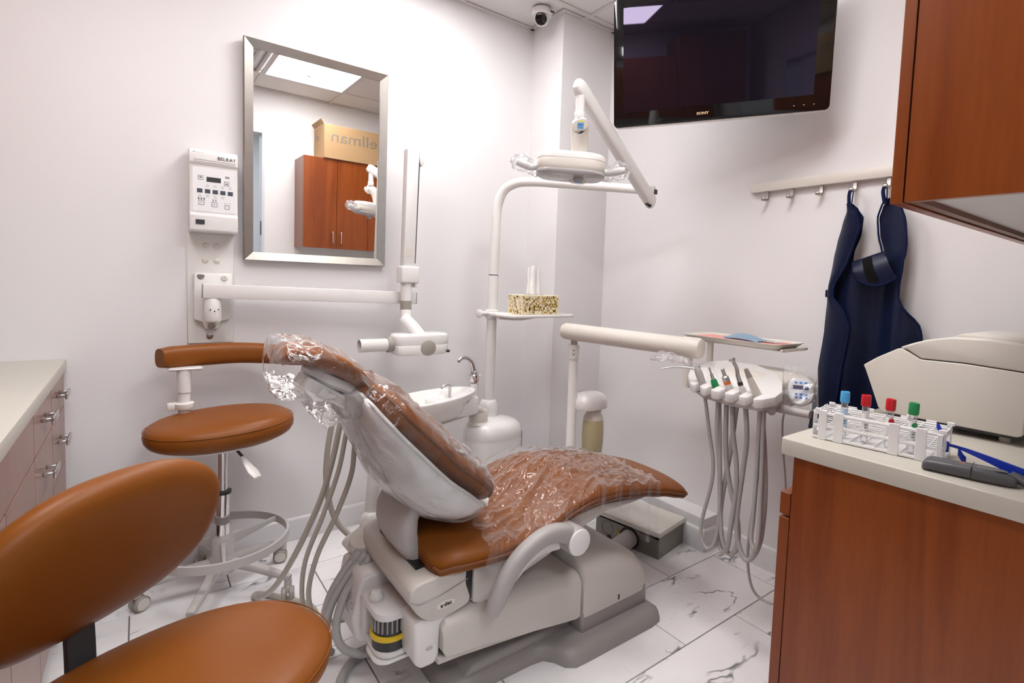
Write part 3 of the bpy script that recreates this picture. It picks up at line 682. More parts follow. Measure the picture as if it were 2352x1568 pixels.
# ================================================================== STOOLS
def stool_base(t, cx, cy, rb, zhub, start, mat, cast_mat, legs=5):
    bm = B(); lathe(bm, [(.030, .085), (.042, .090), (.045, .15), (.038, .165), (.02, .167)], (cx, cy, 0), 28); obj('hub', bm, mat, t)
    for k in range(legs):
        a = R(start+72*k); ux, uy = math.cos(a), math.sin(a); e = Vector((cx+ux*rb, cy+uy*rb, 0))
        bm = B(); tube(bm, [(cx+ux*.02, cy+uy*.02, .128), (cx+ux*.1, cy+uy*.1, .122), (cx+ux*(rb-.02), cy+uy*(rb-.02), .094), (cx+ux*(rb+.008), cy+uy*(rb+.008), .088)], [.022, .020, .015, .014], 10, 4, flat=(.8, .95), up=(0, 0, 1), se=3.2)
        lathe(bm, [(.014, .056), (.014, .085)], e, 14); lg = obj('leg', bm, mat, t, 40)
        rot = a+R(50+40*k); wx = Vector((math.cos(rot), math.sin(rot), 0)); off = Vector((-wx.y, wx.x, 0))*.012; c = e+off
        bm = B()
        for s in (-1, 1):
            lathe(bm, [(.006, 0), (.024, .001), (.028, .004), (.028, .015), (.024, .019), (.004, .0195)], seg=22, M=axisM(Vector((c.x, c.y, .0285))+wx*s*.003, wx*s))
        ca = obj('caster', bm, cast_mat, lg, 40)
        bm = B(); lathe(bm, [(.0215, .0), (.0215, .0012)], seg=20, M=axisM(Vector((c.x, c.y, .0285))+wx*.0222, wx)); obj('wheel_cover', bm, M_cream, ca, 40)
        bm = B(); lathe(bm, [(.0215, .0), (.0215, .0012)], seg=20, M=axisM(Vector((c.x, c.y, .0285))-wx*.0222, -wx)); obj('wheel_cover', bm, M_cream, ca, 40)
        bm = B(); tube(bm, [(e.x, e.y, .06), (e.x+off.x*.6, e.y+off.y*.6, .052), (c.x, c.y, .034)], [.012, .012, .009], 10); obj('caster_fork', bm, mat, lg)
M_sgrey = plain('stool_grey_metal', (.50, .475, .46), .38, var=.02)
M_cast = plain('caster_grey', (.34, .315, .27), .4, var=.04)
cx, cy = .245, 2.36
t = thing('dentist_stool', (cx, cy, 0), 'caramel leather stool with foot ring and curved armrest in front of the mirror wall', 'stool')
stool_base(t, cx, cy, .27, .13, 28, M_sgrey, M_cast)
bm = B(); cyl(bm, (cx, cy, .16), (cx, cy, .405), .024, 24); obj('gas_sleeve', bm, M_chrome, t)
bm = B(); cyl(bm, (cx, cy, .40), (cx, cy, .60), .017, 20); obj('piston', bm, M_chrome, t)
bm = B(); lathe(bm, [(.021, 0), (.030, .002), (.031, .012), (.021, .014)], (cx, cy, .40), 24); obj('stop_ring', bm, M_black, t)
bm = B(); cyl(bm, (cx, cy, .285), (cx, cy, .312), .0255, 24); obj('clamp', bm, M_grey, t)
rz_, rr = .215, .228
bm = B(); pr = [(rr-.006, rz_-.016), (rr+.004, rz_-.016), (rr+.004, rz_+.016), (rr-.006, rz_+.016), (rr-.006, rz_-.016)]; lathe(bm, pr, (cx, cy, 0), 64, cap=False); obj('foot_ring', bm, M_sgrey, t, 40)
bm = B(); lathe(bm, [(.026, rz_-.055), (.040, rz_-.05), (.040, rz_+.012), (.034, rz_+.02), (.026, rz_+.022)], (cx, cy, 0), 24); obj('ring_hub', bm, M_sgrey, t)
for k in range(3):
    a = R(25+120*k); ux, uy = math.cos(a), math.sin(a); bm = B()
    tube(bm, [(cx+ux*.03, cy+uy*.03, rz_-.012), (cx+ux*(rr-.004), cy+uy*(rr-.004), rz_)], [.020, .010], 10, flat=(1.0, .5), up=(0, 0, 1), se=3); obj('ring_spoke', bm, M_sgrey, t, 40)
SM = Matrix.Translation((cx+.003, cy, .622)) @ Matrix.Rotation(R(4), 4, 'Z') @ Matrix.Rotation(R(-2.0), 4, 'Y') @ Matrix.Rotation(R(2.5), 4, 'X')
bm = B(); pillow(bm, 0, .247, .188, .092, SM, 2.2, 64); st = obj('seat', bm, M_leather, t, 60)
bm = B(); tube(bm, [SM @ Vector((math.copysign(abs(math.cos(q))**.93, math.cos(q))*.2445, math.copysign(abs(math.sin(q))**.93, math.sin(q))*.1855, .062)) for q in [2*math.pi*k/72 for k in range(73)]], .0014, 6); obj('seam', bm, M_leather, st)
bm = B(); pillow(bm, 0, .20, .165, .02, SM @ Matrix.Translation((0, 0, -.012)), 2.1, 40); obj('seat_pan', bm, M_white, t, 50)
bm = B(); box(bm, cx-.06, cx+.05, cy-.05, cy+.05, .588, .632, .012, 3); obj('mechanism', bm, M_white, t, 40)
bm = B(); lathe(bm, [(.05, .628), (.045, .612), (.02, .604)], (cx-.09, cy-.10, 0), 20); obj('knob', bm, M_white, t)
bm = B(); tube(bm, [(cx+.03, cy-.08, .60), (cx+.05, cy-.13, .575)], .005, 8); lv = obj('lever', bm, M_dark, t)
bm = B(); tube(bm, [(cx+.05, cy-.13, .575), (cx+.06, cy-.15, .555), (cx+.078, cy-.18, .525), (cx+.09, cy-.20, .508)], [.007, .015, .024, .018], 14, 4, flat=(.45, 1), up=(.5, -.5, .6)); obj('paddle', bm, M_white, lv)
# armrest on its post
px_, py_ = .132, 2.47
bm = B(); cyl(bm, (px_, py_, .66), (px_, py_, .80), .020, 20); cyl(bm, (px_, py_, .79), (px_, py_, .885), .023, 20); obj('armrest_post', bm, M_white2, t)
bm = B(); lathe(bm, [(.031, 0), (.033, .004), (.033, .022), (.028, .026)], (px_, py_, .725), 22); box(bm, px_-.055, px_-.02, py_-.014, py_+.014, .722, .752, .006, 2); obj('armrest_clamp', bm, M_white2, t, 40)
bm = B(); box(bm, px_-.05, px_+.06, py_-.025, py_+.025, .876, .886, .004, 1); obj('armrest_plate', bm, M_white, t, 40)
arcp = [(.058, 2.485), (.10, 2.505), (.20, 2.535), (.32, 2.545), (.43, 2.525), (.52, 2.475), (.575, 2.40)]
bm = B(); tube(bm, [(x, y, .923-.018*max(0, x-.35)/.2) for x, y in arcp], [.036, .042, .043, .043, .042, .040, .030], 22, 6, flat=(1, .85), up=(0, 0, 1), se=2.8); obj('armrest', bm, M_leather, t, 60)

# foreground stool, mostly seat and backrest in view
cx, cy = .038, .995
t = thing('dentist_stool', (cx, cy, 0), 'caramel leather stool with oval backrest in the near left corner', 'stool')
stool_base(t, cx, cy, .21, .13, 40, M_sgrey, M_cast)
bm = B(); cyl(bm, (cx, cy, .16), (cx, cy, .555), .019, 20); obj('piston', bm, M_chrome, t)
SM = Matrix.Translation((cx, cy, .555)) @ Matrix.Rotation(R(20), 4, 'Z')
bm = B(); pillow(bm, 0, .243, .184, .066, SM, 2.2, 64); st = obj('seat', bm, M_leather, t, 60)
bm = B(); tube(bm, [SM @ Vector((math.copysign(abs(math.cos(q))**.91, math.cos(q))*.2418, math.copysign(abs(math.sin(q))**.91, math.sin(q))*.1828, .044)) for q in [2*math.pi*k/72 for k in range(73)]], .0012, 6); obj('seam', bm, M_leather, st)
bm = B(); pillow(bm, 0, .19, .14, .02, SM @ Matrix.Translation((0, 0, -.014)), 2.1, 40); obj('seat_pan', bm, M_white, t, 50)
# backrest: oval pad curved about the sitter
bc = Vector((-.052, 1.140, .786)); wa = Vector((.78, .625, 0)).normalized(); na = Vector((.625, -.78, -.36)).normalized(); ua = na.cross(wa).normalized()
if ua.z < 0: ua = -ua
bm = B(); rings = []
A_, Bb = .207, .148
for s, h in ((.002, .030), (.3, .0298), (.55, .029), (.75, .0265), (.87, .022), (.95, .014), (.99, .004), (1.0, -.006), (.985, -.018), (.94, -.028), (.85, -.034), (.6, -.037), (.3, -.038), (.002, -.038)):
    ring = []
    for k in range(64):
        q = 2*math.pi*k/64; c_, s_ = math.cos(q), math.sin(q); n_ = 2.45
        u = math.copysign(abs(c_)**(2/n_), c_)*A_*s; v = math.copysign(abs(s_)**(2/n_), s_)*Bb*s
        curve = .35*u*u
        ring.append(bc + wa*u + ua*v + na*(h+curve))
    rings.append(ring)
loft(bm, rings); obj('backrest', bm, M_leather, t, 70)
bm = B(); tube(bm, [(-.02, 1.05, .548), (-.066, 1.10, .552), (-.082, 1.135, .575), (-.085, 1.148, .63), (-.088, 1.153, .73), (-.088, 1.153, .77)], .022, 12, 5, flat=(.35, 1), up=(-.575, .82, 0), se=4); obj('backrest_post', bm, M_dark, t, 40)

# ================================================================== DENTAL CHAIR (long axis along X, foot end at +X)
YC = 1.56
ch = thing('dental_chair', (1.1, YC, 0), 'reclined caramel leather dental chair on a beige lift base', 'dental chair')
def co(name, bm, mat, smooth=40, parent=None): return obj(name, bm, mat, parent or ch, smooth)
# floor plate
half = [(.70, .175), (.74, .205), (.80, .222), (1.00, .225), (1.045, .232), (1.07, .262), (1.085, .300), (1.115, .322), (1.16, .325), (1.48, .328), (1.53, .320), (1.556, .290), (1.56, .24)]
outl = [(x, YC-y) for x, y in half] + [(x, YC+y) for x, y in half[::-1]]
bm = B(); rings = []
for z, s in ((.0005, 0.0), (.018, 0.0), (.034, .008), (.046, .022), (.052, .045)):
    rings.append([Vector((min(max(x, .70+s), 1.56-s*1.2), YC+math.copysign(max(abs(y-YC)-s, .02), y-YC), z)) for x, y in outl])
loft(bm, rings); plate = co('floor_plate', bm, M_grey)
bm = B(); prism(bm, [(1.19, .04), (1.525, .04), (1.518, .13), (1.19, .13)], YC-.258, YC+.258, 'y', .012, 3); co('pedestal', bm, M_grey)
bm = B(); prism(bm, [(.76, .04), (1.19, .04), (1.19, .085), (.80, .075)], YC-.20, YC+.20, 'y', .012, 3); co('plate_rib', bm, M_grey)
# moulded cover over the pedestal
bm = B(); rings = []
for x, zt, w in ((1.197, .282, .255), (1.205, .292, .262), (1.30, .292, .262), (1.38, .280, .262), (1.44, .262, .262), (1.485, .238, .260), (1.508, .212, .256), (1.518, .18, .25), (1.522, .112, .246)):
    r_ = min(.075, (zt-.108)*.6); ring = [Vector((x, YC-w, .108))]
    for k in range(7): a = R(180-90*k/6); ring.append(Vector((x, YC-w+r_+r_*math.cos(a), zt-r_+r_*math.sin(a))))
    for k in range(7): a = R(90-90*k/6); ring.append(Vector((x, YC+w-r_+r_*math.cos(a), zt-r_+r_*math.sin(a))))
    ring.append(Vector((x, YC+w, .108))); rings.append(ring)
loft(bm, rings); cv = co('base_cover', bm, M_beige)
bm = B(); box(bm, 1.36, 1.366, YC-.2645, YC-.26, .118, .136); obj('cover_notch', bm, M_dark, cv, False)
# lift arm
bm = B(); rings = []
for x, z0, z1 in ((.668, .20, .275), (.68, .182, .292), (.80, .168, .295), (1.0, .135, .285), (1.17, .108, .272), (1.188, .112, .262)):
    w, r_ = .25, .04; ring = [Vector((x, YC-w, z0))]
    for k in range(6): a = R(180-90*k/5); ring.append(Vector((x, YC-w+r_+r_*math.cos(a), z1-r_+r_*math.sin(a))))
    for k in range(6): a = R(90-90*k/5); ring.append(Vector((x, YC+w-r_+r_*math.cos(a), z1-r_+r_*math.sin(a))))
    ring.append(Vector((x, YC+w, z0))); rings.append(ring)
loft(bm, rings); co('lift_arm', bm, M_beige)
bm = B(); prism(bm, [(.66, .155), (.74, .150), (1.05, .115), (1.05, .13), (.74, .172), (.66, .178)], YC-.235, YC+.2, 'y', .004, 1); co('lift_arm_lip', bm, M_beige)
# head end bracket of the lift arm
bm = B(); poly = [(.588, .30), (.70, .315), (.705, .285), (.672, .27), (.668, .18), (.655, .158), (.612, .158), (.592, .18)]
prism(bm, poly, YC-.228, YC-.125, 'y', .012, 3); br = co('lift_bracket', bm, M_white)
bm = B(); lathe(bm, [(.011, 0), (.011, .002)], seg=18, M=axisM((.635, YC-.228, .215), (0, -1, 0)), sy=.5); obj('bolt', bm, M_greyl, br)
# pump pot with the yellow ring, beside the bracket
pc = Vector((.540, 1.425, 0))
bm = B()
for a0, a1 in ((.0, 1.0),):
    out, inn = [], []
pr_o = rpoly(.478, .592, 1.375, 1.56, .045, 6)
prism(bm, pr_o, .262, .284, 'z', .004, 2); pp_ = co('pump_top', bm, M_white)
bm = B(); prism(bm, rpoly(.482, .590, 1.378, 1.56, .045, 6), .148, .166, 'z', .004, 2); co('pump_tray', bm, M_white)
bm = B(); prism(bm, rpoly(.474, .60, 1.372, 1.50, .04, 6), .138, .147, 'z', .003, 1); co('pump_skirt', bm, M_white)
bm = B(); box(bm, .48, .588, 1.50, 1.56, .16, .27, .01, 2); co('pump_case', bm, M_white)
bm = B(); lathe(bm, [(.052, .166), (.052, .262)], (.534, 1.434, 0), 40); pot = co('pump_pot', bm, M_dark)
for k in range(24):
    a = R(k*15); c = Vector((.534+.052*math.cos(a), 1.434+.052*math.sin(a), 0)); bm = B(); tube(bm, [(c.x, c.y, .222), (c.x, c.y, .260)], .0035, 5); obj('rib', bm, M_grey, pot)
bm = B(); lathe(bm, [(.054, .196), (.058, .198), (.058, .210), (.054, .212)], (.534, 1.434, 0), 40); obj('yellow_ring', bm, M_yel, pot, label='yellow rubber ring')
bm = B(); lathe(bm, [(.020, .284), (.022, .288), (.021, .300), (.014, .308), (.002, .309)], (.505, 1.475, 0), 22); co('pump_knob', bm, M_white)
# service block behind with a printed panel
bm = B(); prism(bm, [(.445, .20), (.47, .335), (.58, .345), (.60, .30), (.60, .13), (.50, .115), (.46, .13)], 1.585, 1.775, 'y', .014, 3); sb_ = co('service_block', bm, M_white)
bm = B(); v = box(bm, -.045, .045, -.062, .062, 0, .0012); xform(v, basis((.4555, 1.66, .262), (.18, 0, .98), (0, 1, 0), (-.98, 0, .18))); lb = obj('printed_panel', bm, plain('panel_grey_white', (.66, .645, .63), .45), sb_, False)
for k in range(5):
    bm = B(); v = lathe(bm, [(.011, .0012), (.011, .002), (.009, .002), (.009, .0012)], seg=18, cap=False, M=basis((.4555, 1.66, .262), (.18, 0, .98), (0, 1, 0), (-.98, 0, .18)) @ Matrix.Translation((-.02+.02*(k % 2), -.05+.025*k, 0))); obj('print_mark', bm, M_grey, lb, False)
bm = B(); cyl(bm, (.565, 1.70, .33), (.565, 1.70, .352), .055, 30, .004); cyl(bm, (.565, 1.70, .352), (.565, 1.70, .40), .042, 28, .004); co('swivel', bm, M_white)
bm = B(); box(bm, .50, .60, 1.62, 1.64, .318, .333, .004, 2); co('swivel_lever', bm, M_white)
for o in list(ch.children):
    if o.name.startswith('pump'): o.location += Vector((.042, .040, .014))
    elif o.name.startswith('service') or o.name.startswith('swivel'): o.location += Vector((.055, .0, .0))
# upper housing with the badge
bm = B(); poly = smoothpoly([(.572, .378), (.592, .412), (.66, .420), (.742, .432), (.748, .37), (.762, .312), (.70, .292), (.640, .292), (.598, .325)], 3)
prism(bm, poly, YC-.232, YC+.232, 'y', .014, 3); hs = co('lift_housing', bm, M_beige)
bm = B(); tube(bm, [(.577, YC-.2335, .372), (.60, YC-.2335, .358), (.66, YC-.2335, .362), (.752, YC-.2335, .385)], .0011, 6, 4); obj('housing_seam', bm, M_grey, hs)
obj('badge', text_mesh('a·dec', .0165, basis((.683, YC-.2332, .331), (1, 0, .06), (-.06, 0, 1), (0, -1, 0)), 0.0006, .0004), M_print, hs, False)
bm = B(); lathe(bm, [(.001, 0), (1.0, .0003)], seg=28, M=basis((.683, YC-.2322, .331), (1, 0, .06), (-.06, 0, 1), (0, -1, 0)), sx=.030, sy=.0115); obj('badge_plate', bm, plain('badge_cream', (.70, .66, .55), .4), hs, False)
bm = B(); box(bm, .62, .70, YC-.16, YC+.13, .405, .426); obj('slot', bm, M_black, hs, False)
bm = B(); poly = [(.772, .30), (.775, .432), (.96, .412), (1.10, .462), (1.30, .478), (1.54, .452), (1.46, .446), (1.32, .446), (1.19, .412), (1.06, .362), (.93, .325), (.84, .290), (.80, .284)]
prism(bm, poly, YC-.228, YC+.228, 'y', .008, 2); co('seat_frame', bm, M_beige)
bm = B(); box(bm, .750, .776, YC-.22, YC+.22, .31, .43); co('frame_gap', bm, M_black)
# seat upholstery
TOPZ = [(.645, .485), (.70, .506), (.80, .502), (.95, .500), (1.05, .530), (1.13, .560), (1.22, .577), (1.34, .568), (1.48, .542), (1.62, .508), (1.72, .478), (1.76, .466)]
HW = [(.645, .205), (.665, .240), (.72, .258), (.85, .268), (1.05, .268), (1.25, .260), (1.45, .252), (1.62, .246), (1.70, .247), (1.745, .245), (1.755, .243), (1.76, .237)]
HT = [(.645, .030), (.66, .044), (.70, .050), (.95, .049), (1.2, .047), (1.5, .042), (1.70, .040), (1.745, .040), (1.755, .038), (1.76, .033)]
def seat_ring(x, grow=0.0, seg=40):
    zt, w, h = interp(x, TOPZ), interp(x, HW)+grow, interp(x, HT)+grow; zc = zt-interp(x, HT); ring = []
    for k in range(seg):
        a = 2*math.pi*k/seg; c, s = math.cos(a), math.sin(a)
        y = math.copysign(abs(c)**(2/3.4), c)*w; z = math.copysign(abs(s)**(2/3.4), s)*h
        pinch = 1-.022*math.exp(-(z/.006)**2)
        zz = z - (.018*(abs(y)/max(w, .01))**2.2 if s > 0 else .010*(abs(y)/max(w, .01))**2)
        ring.append(Vector((x, YC+y*pinch, zc+zz)))
    return ring
xs = [.645, .65, .66, .675, .695] + [.72+i*.03 for i in range(33)] + [1.705, 1.72, 1.735, 1.745, 1.753, 1.758, 1.76]
bm = B(); loft(bm, [seat_ring(x) for x in xs]); seat = co('seat', bm, M_leather, 60)
def seam_pt(x, s): return Vector((x, YC+s*(interp(x, HW)+.002), interp(x, TOPZ)-interp(x, HT)-.012))
bm = B(); tube(bm, [seam_pt(x, -1) for x in xs[1:]] + [seam_pt(x, 1) for x in xs[1:][::-1]] + [seam_pt(.65, -1)], .0048, 8); obj('piping', bm, M_pipe, seat)
# backrest: pad on a moulded shell, curve in the XZ plane from hips to shoulders
BK = [(.800, .572), (.742, .628), (.668, .690), (.590, .772), (.515, .858), (.458, .938)]
BP = catmull([(x, 0, z) for x, z in BK], 7); NB = len(BP)
def bk(i):
    p = BP[i]; T = (BP[min(i+1, NB-1)]-BP[max(i-1, 0)]).normalized(); n = Vector((-T.z, 0, T.x))
    if n.x < 0: n = -n
    return p, T, n
BW = [(0, .205), (.06, .232), (.2, .242), (.55, .242), (.8, .215), (.93, .172), (1, .12)]
BH = [(0, .030), (.06, .043), (.5, .045), (.9, .040), (1, .026)]
SD = [(0, .085), (.08, .112), (.25, .135), (.45, .125), (.65, .088), (.85, .055), (1, .03)]
def back_ring(i, grow=0.0, seg=36):
    t = i/(NB-1); p, T, n = bk(i); w, h = interp(t, BW)+grow, interp(t, BH)+grow; ring = []
    for k in range(seg):
        a = 2*math.pi*k/seg; c, s = math.cos(a), math.sin(a)
        y = math.copysign(abs(c)**(2/3.2), c)*w; z = math.copysign(abs(s)**(2/2.6), s)*h
        hug = .018*(abs(y)/max(w, .01))**2
        ring.append(p + n*(interp(t, BH)+z+hug) + Vector((0, YC+y, 0)))
    return ring
bm = B(); loft(bm, [back_ring(i) for i in range(NB)]); bkp = co('backrest', bm, M_leather, 60)
bm = B(); tube(bm, [BP[i]+bk(i)[2]*(interp(i/(NB-1), BH)+.016)+Vector((0, YC-interp(i/(NB-1), BW)-.001, 0)) for i in range(NB)], .0042, 8); obj('piping', bm, M_pipe, bkp)
def shell_ring(i, grow=0.0, seg=28):
    t = i/(NB-1); p, T, n = bk(i); w = interp(t, BW)+.006+grow; d = interp(t, SD)+grow; ring = []
    for k in range(seg+1):
        u = -1+2*k/seg; dep = d*(max(0, 1-abs(u)**2.6))**.62
        ring.append(p + n*(.012-dep) + Vector((0, YC+u*w, 0)))
    for k in range(seg+1):
        u = 1-2*k/seg; ring.append(p + n*.016 + Vector((0, YC+u*w*.97, 0)))
    return ring
bm = B(); rr_ = [shell_ring(i) for i in range(NB)]
p, T, n = bk(0); first = [Vector((v.x, YC+(v.y-YC)*.9, v.z)) - T*.03 + n*.012 for v in rr_[0]]; first2 = [Vector((v.x, YC+(v.y-YC)*.75, v.z)) - T*.045 + n*.030 for v in rr_[0]]
loft(bm, [first2, first] + rr_); shl = co('back_shell', bm, M_white2, 60)
bm = B(); tube(bm, [BP[i]+bk(i)[2]*.012+Vector((0, YC-interp(i/(NB-1), BW)-.006, 0)) for i in range(NB)], .005, 8); obj('shell_rim', bm, M_white2, shl)
bm = B(); tube(bm, [BP[i]+bk(i)[2]*(.012-interp(i/(NB-1), SD)*(1-.45**2.6)**.62-.001)+Vector((0, YC-.45*(interp(i/(NB-1), BW)+.006), 0)) for i in range(3, NB-3)], .0014, 6); obj('shell_seam', bm, M_greyl, shl)
# curved back bracket rising from the slot
bm = B(); rings = []
for x, z, th in ((.672, .385, .030), (.648, .42, .032), (.628, .46, .034), (.620, .50, .035), (.622, .54, .034), (.635, .575, .032), (.66, .605, .03)):
    ring = []
    for k in range(20):
        a = 2*math.pi*k/20; c, s = math.cos(a), math.sin(a)
        ring.append(Vector((x+math.copysign(abs(c)**.55, c)*th, 1.555+math.copysign(abs(s)**.5, s)*.115, z)))
    rings.append(ring)
loft(bm, rings); co('back_bracket', bm, M_greyl, 50)
# headrest
bm = B(); hp = catmull([(.290, 0, 1.026), (.312, 0, 1.045), (.345, 0, 1.046), (.40, 0, 1.028), (.45, 0, .998), (.487, 0, .964), (.503, 0, .938)], 4); rings = []
for i, p in enumerate(hp):
    t = i/(len(hp)-1); T = (hp[min(i+1, len(hp)-1)]-hp[max(i-1, 0)]).normalized(); n = Vector((-T.z, 0, T.x)); n = n if n.z > 0 else -n
    e = max(.12, math.sin(math.pi*min(1, max(0, t*.94+.03)))**.45); w, h = .132*e, .027*max(.35, e); ring = []
    for k in range(32):
        a = 2*math.pi*k/32; c, s = math.cos(a), math.sin(a); ring.append(p+n*(math.copysign(abs(s)**.75, s)*h + .010*(abs(c))**2)+Vector((0, YC+math.copysign(abs(c)**.6, c)*w, 0)))
    rings.append(ring)
loft(bm, rings); hr = co('headrest', bm, M_leather, 60)
HMt = axisM((.437, YC, .950), (-.47, 0, -.88), (0, 1, 0))
bm = B(); lathe(bm, [(.105, -.022), (.112, -.012), (.108, 0), (.085, .008), (.002, .010)], seg=36, M=HMt, sx=.95, sy=.58); co('headrest_shell', bm, M_white2)
a, b = Vector((.352, YC, .972)), Vector((.500, YC, .872)); d = (b-a).normalized(); LM = basis(a, d, (0, 1, 0), d.cross(Vector((0, 1, 0))))
bm = B(); prism(bm, rpoly(-.012, .15, -.055, .055, .02, 5), -.016, .016, 'z', .006, 2); xform(bm.verts, LM); lk = co('headrest_link', bm, M_white)
bm = B(); tube(bm, [LM @ Vector((.035, -.064, -.004)), LM @ Vector((.055, -.066, -.006)), LM @ Vector((.078, -.064, .004))], [.016, .012, .005], 12, 3, flat=(1, .4), up=LM.to_3x3() @ Vector((0, 0, 1))); obj('release_knob', bm, M_white2, lk)
bm = B(); box(bm, .06, .13, -.0565, -.055, -.008, .009); xform(bm.verts, LM); obj('link_panel', bm, M_cream, lk, False)
bm = B(); cyl(bm, (.485, YC-.058, .878), (.485, YC+.058, .878), .034, 26, .005); co('headrest_hinge', bm, M_white)
bm = B(); box(bm, .46, .54, YC-.07, YC+.07, .862, .90, .008, 2); co('headrest_slot', bm, M_dark)
# near armrest, dropped
ap = [(1.093, .441), (1.045, .474), (.985, .482), (.93, .467), (.875, .433), (.833, .383), (.805, .33), (.790, .302)]
bm = B(); tube(bm, [(x, 1.252, z) for x, z in ap], [.032, .030, .027, .026, .026, .026, .025, .020], 18, 6, flat=(.95, 1.0), up=(0, 1, 0), se=2.6); ar = co('armrest', bm, M_arm, 60)
bm = B(); cyl(bm, (1.093, 1.222, .441), (1.093, 1.34, .441), .045, 34, .004); obj('armrest_hub', bm, M_arm, ar, 40)
bm = B(); lathe(bm, [(.043, 0), (.042, .004), (.036, .007), (.001, .008)], seg=34, M=axisM((1.093, 1.222, .441), (0, -1, 0))); obj('hub_cap', bm, M_white2, ar, label='round white hub cap')
bm = B(); tube(bm, [(1.06, 1.285, .425), (.99, 1.29, .425), (.93, 1.295, .395), (.89, 1.30, .35)], [.02, .022, .02, .016], 12, 4, flat=(.6, 1.2), up=(0, 1, 0)); co('armrest_bracket', bm, M_white, 60)

# ------------------------------------------------------------------ clear plastic covers on the chair
def wrinkle(p, f, amp, seed=0): return amp*(1-abs(mnoise.noise(Vector((p.x*f[0], p.y*f[1], p.z*f[2]+seed))))*2)
def sheet(name, fn, nu, nv, keep=None, mat=M_film, closed_v=False):
    bm = B(); g = [[fn(i/nu, j/nv) for j in range(nv+1)] for i in range(nu+1)]; V = [[bm.verts.new(p) for p in r] for r in g]
    for i in range(nu):
        for j in range(nv):
            if keep is None or keep((i+.5)/nu, (j+.5)/nv):
                try: bm.faces.new((V[i][j], V[i+1][j], V[i+1][j+1], V[i][j+1]))
                except ValueError: pass
    for v in [v for v in bm.verts if not v.link_faces]: bm.verts.remove(v)
    return bm
def seat_film(u, v):
    # u along the chair from the hips to the shins, v across from near to far, hanging down both flanks
    x = .80+u*.77; edge = .10*mnoise.noise(Vector((v*4, 3.3, 1)))+.03*mnoise.noise(Vector((v*17, 1.3, 1)))
    x += edge*(1-u)*.6 + edge*.5*u
    w = interp(x, HW); zt = interp(x, TOPZ); h = interp(x, HT)
    s = (v-.5)*2
    arc = s*(w+.075+(.075*math.exp(-((x-1.50)/.11)**2) if s < 0 else 0))
    drop = .02 + .018*mnoise.noise(Vector((x*9, s*2, 5)))
    if abs(arc) <= w-.02: y = arc; z = zt - .018*(abs(y)/w)**2.2
    else:
        e = abs(arc)-(w-.02); L_ = .06; k = e/(.095)
        y = math.copysign(w-.02 + min(e, .032)*.85 + .004, arc); z = zt-.018 - .5*max(0, e)*k*1.2 - max(0, e-.02)*.35
    p = Vector((x, YC+y, z))
    dirr = x*1.0+ (y)*.75
    wr = .012*(max(0, 1-abs(mnoise.noise(Vector((dirr*2.6, (y-x*.55)*13, 2.0))))*4.5))**1.5 + .009*max(0, 1-abs(mnoise.noise(Vector((dirr*5, (y-x*.45)*27, 7))))*4)**1.5 + .004*max(0, 1-abs(mnoise.noise(Vector((x*22, y*24, 9))))*3.2)
    wr *= 1-.8*max(0, min(1, (s-.1)/.7))
    p.z += .004 + wr
    if abs(arc) > w-.02: p.y += math.copysign(wr*.9, arc)
    return p
bm = sheet('plastic_seat_cover', seat_film, 190, 170)
tag(obj('plastic_seat_cover', bm, M_film_seat, None, 180), 'crinkled clear plastic sheet draped over the seat of the dental chair', 'plastic cover')
def back_film(u, v):
    i = u*(NB-1); i0 = min(int(i), NB-2); f = i-i0
    def ringpt(ii, a):
        t = ii/(NB-1); p, T, n = bk(ii); w = interp(t, BW)+.016
        c, s = math.cos(a), math.sin(a)
        if s >= 0: hh = interp(t, BH)*2+.022
        else: hh = interp(t, SD)*.93+.004
        return p+n*(math.copysign(abs(s)**(.55 if s > 0 else 1.0), s)*hh + .006)+Vector((0, YC+math.copysign(abs(c)**.75, c)*w, 0))
    a = v*2*math.pi
    p = ringpt(i0, a)*(1-f)+ringpt(i0+1, a)*f
    p = p + (BP[1]-BP[0]).normalized()*(-.05 if u < .02 else 0)*(0)
    wr = .008*max(0, 1-abs(mnoise.noise(Vector((p.x*6+p.z*3, p.y*9, p.z*6))))*4)**1.4+.0035*max(0, 1-abs(mnoise.noise(p*20))*4)
    _, T, n = bk(i0); c, s = math.cos(a), math.sin(a)
    return p + (n*s*(1.6 if s > 0 else .5)+Vector((0, c*.4, 0)))*wr
bm = sheet('', back_film, 70, 120); bmesh.ops.remove_doubles(bm, verts=bm.verts, dist=.0002)
tag(obj('plastic_backrest_cover', bm, M_film_back, None, 180), 'clear plastic sleeve pulled over the backrest of the dental chair', 'plastic cover')
def head_film(u, v):
    ax = catmull([(.262, 0, 1.025), (.30, 0, 1.022), (.36, 0, 1.008), (.42, 0, .972), (.475, 0, .925), (.52, 0, .895)], 4)
    t = u*(len(ax)-1); i0 = min(int(t), len(ax)-2); p = ax[i0]*(1-(t-i0))+ax[i0+1]*(t-i0); T = (ax[i0+1]-ax[i0]).normalized(); n = Vector((-T.z, 0, T.x)); n = n if n.z > 0 else -n
    a = v*2*math.pi; c, s = math.cos(a), math.sin(a)
    env = max(.05, min(1, u*9))**.5
    w = (.158-.02*u)*env; hh = (.070 if s > 0 else .074+.015*math.sin(u*5))*env
    q = p + n*(math.copysign(abs(s)**.8, s)*hh) + Vector((0, YC+math.copysign(abs(c)**.7, c)*w, 0))
    wr = .010*max(0, 1-abs(mnoise.noise(q*11))*3)+.006*max(0, 1-abs(mnoise.noise(q*30))*3)-.004
    if s < -.55 and .5 < u < .85: q.z -= .055*max(0, 1-abs(u-.68)/.16)*(-s)
    return q + (n*s+Vector((0, c, 0)))*wr
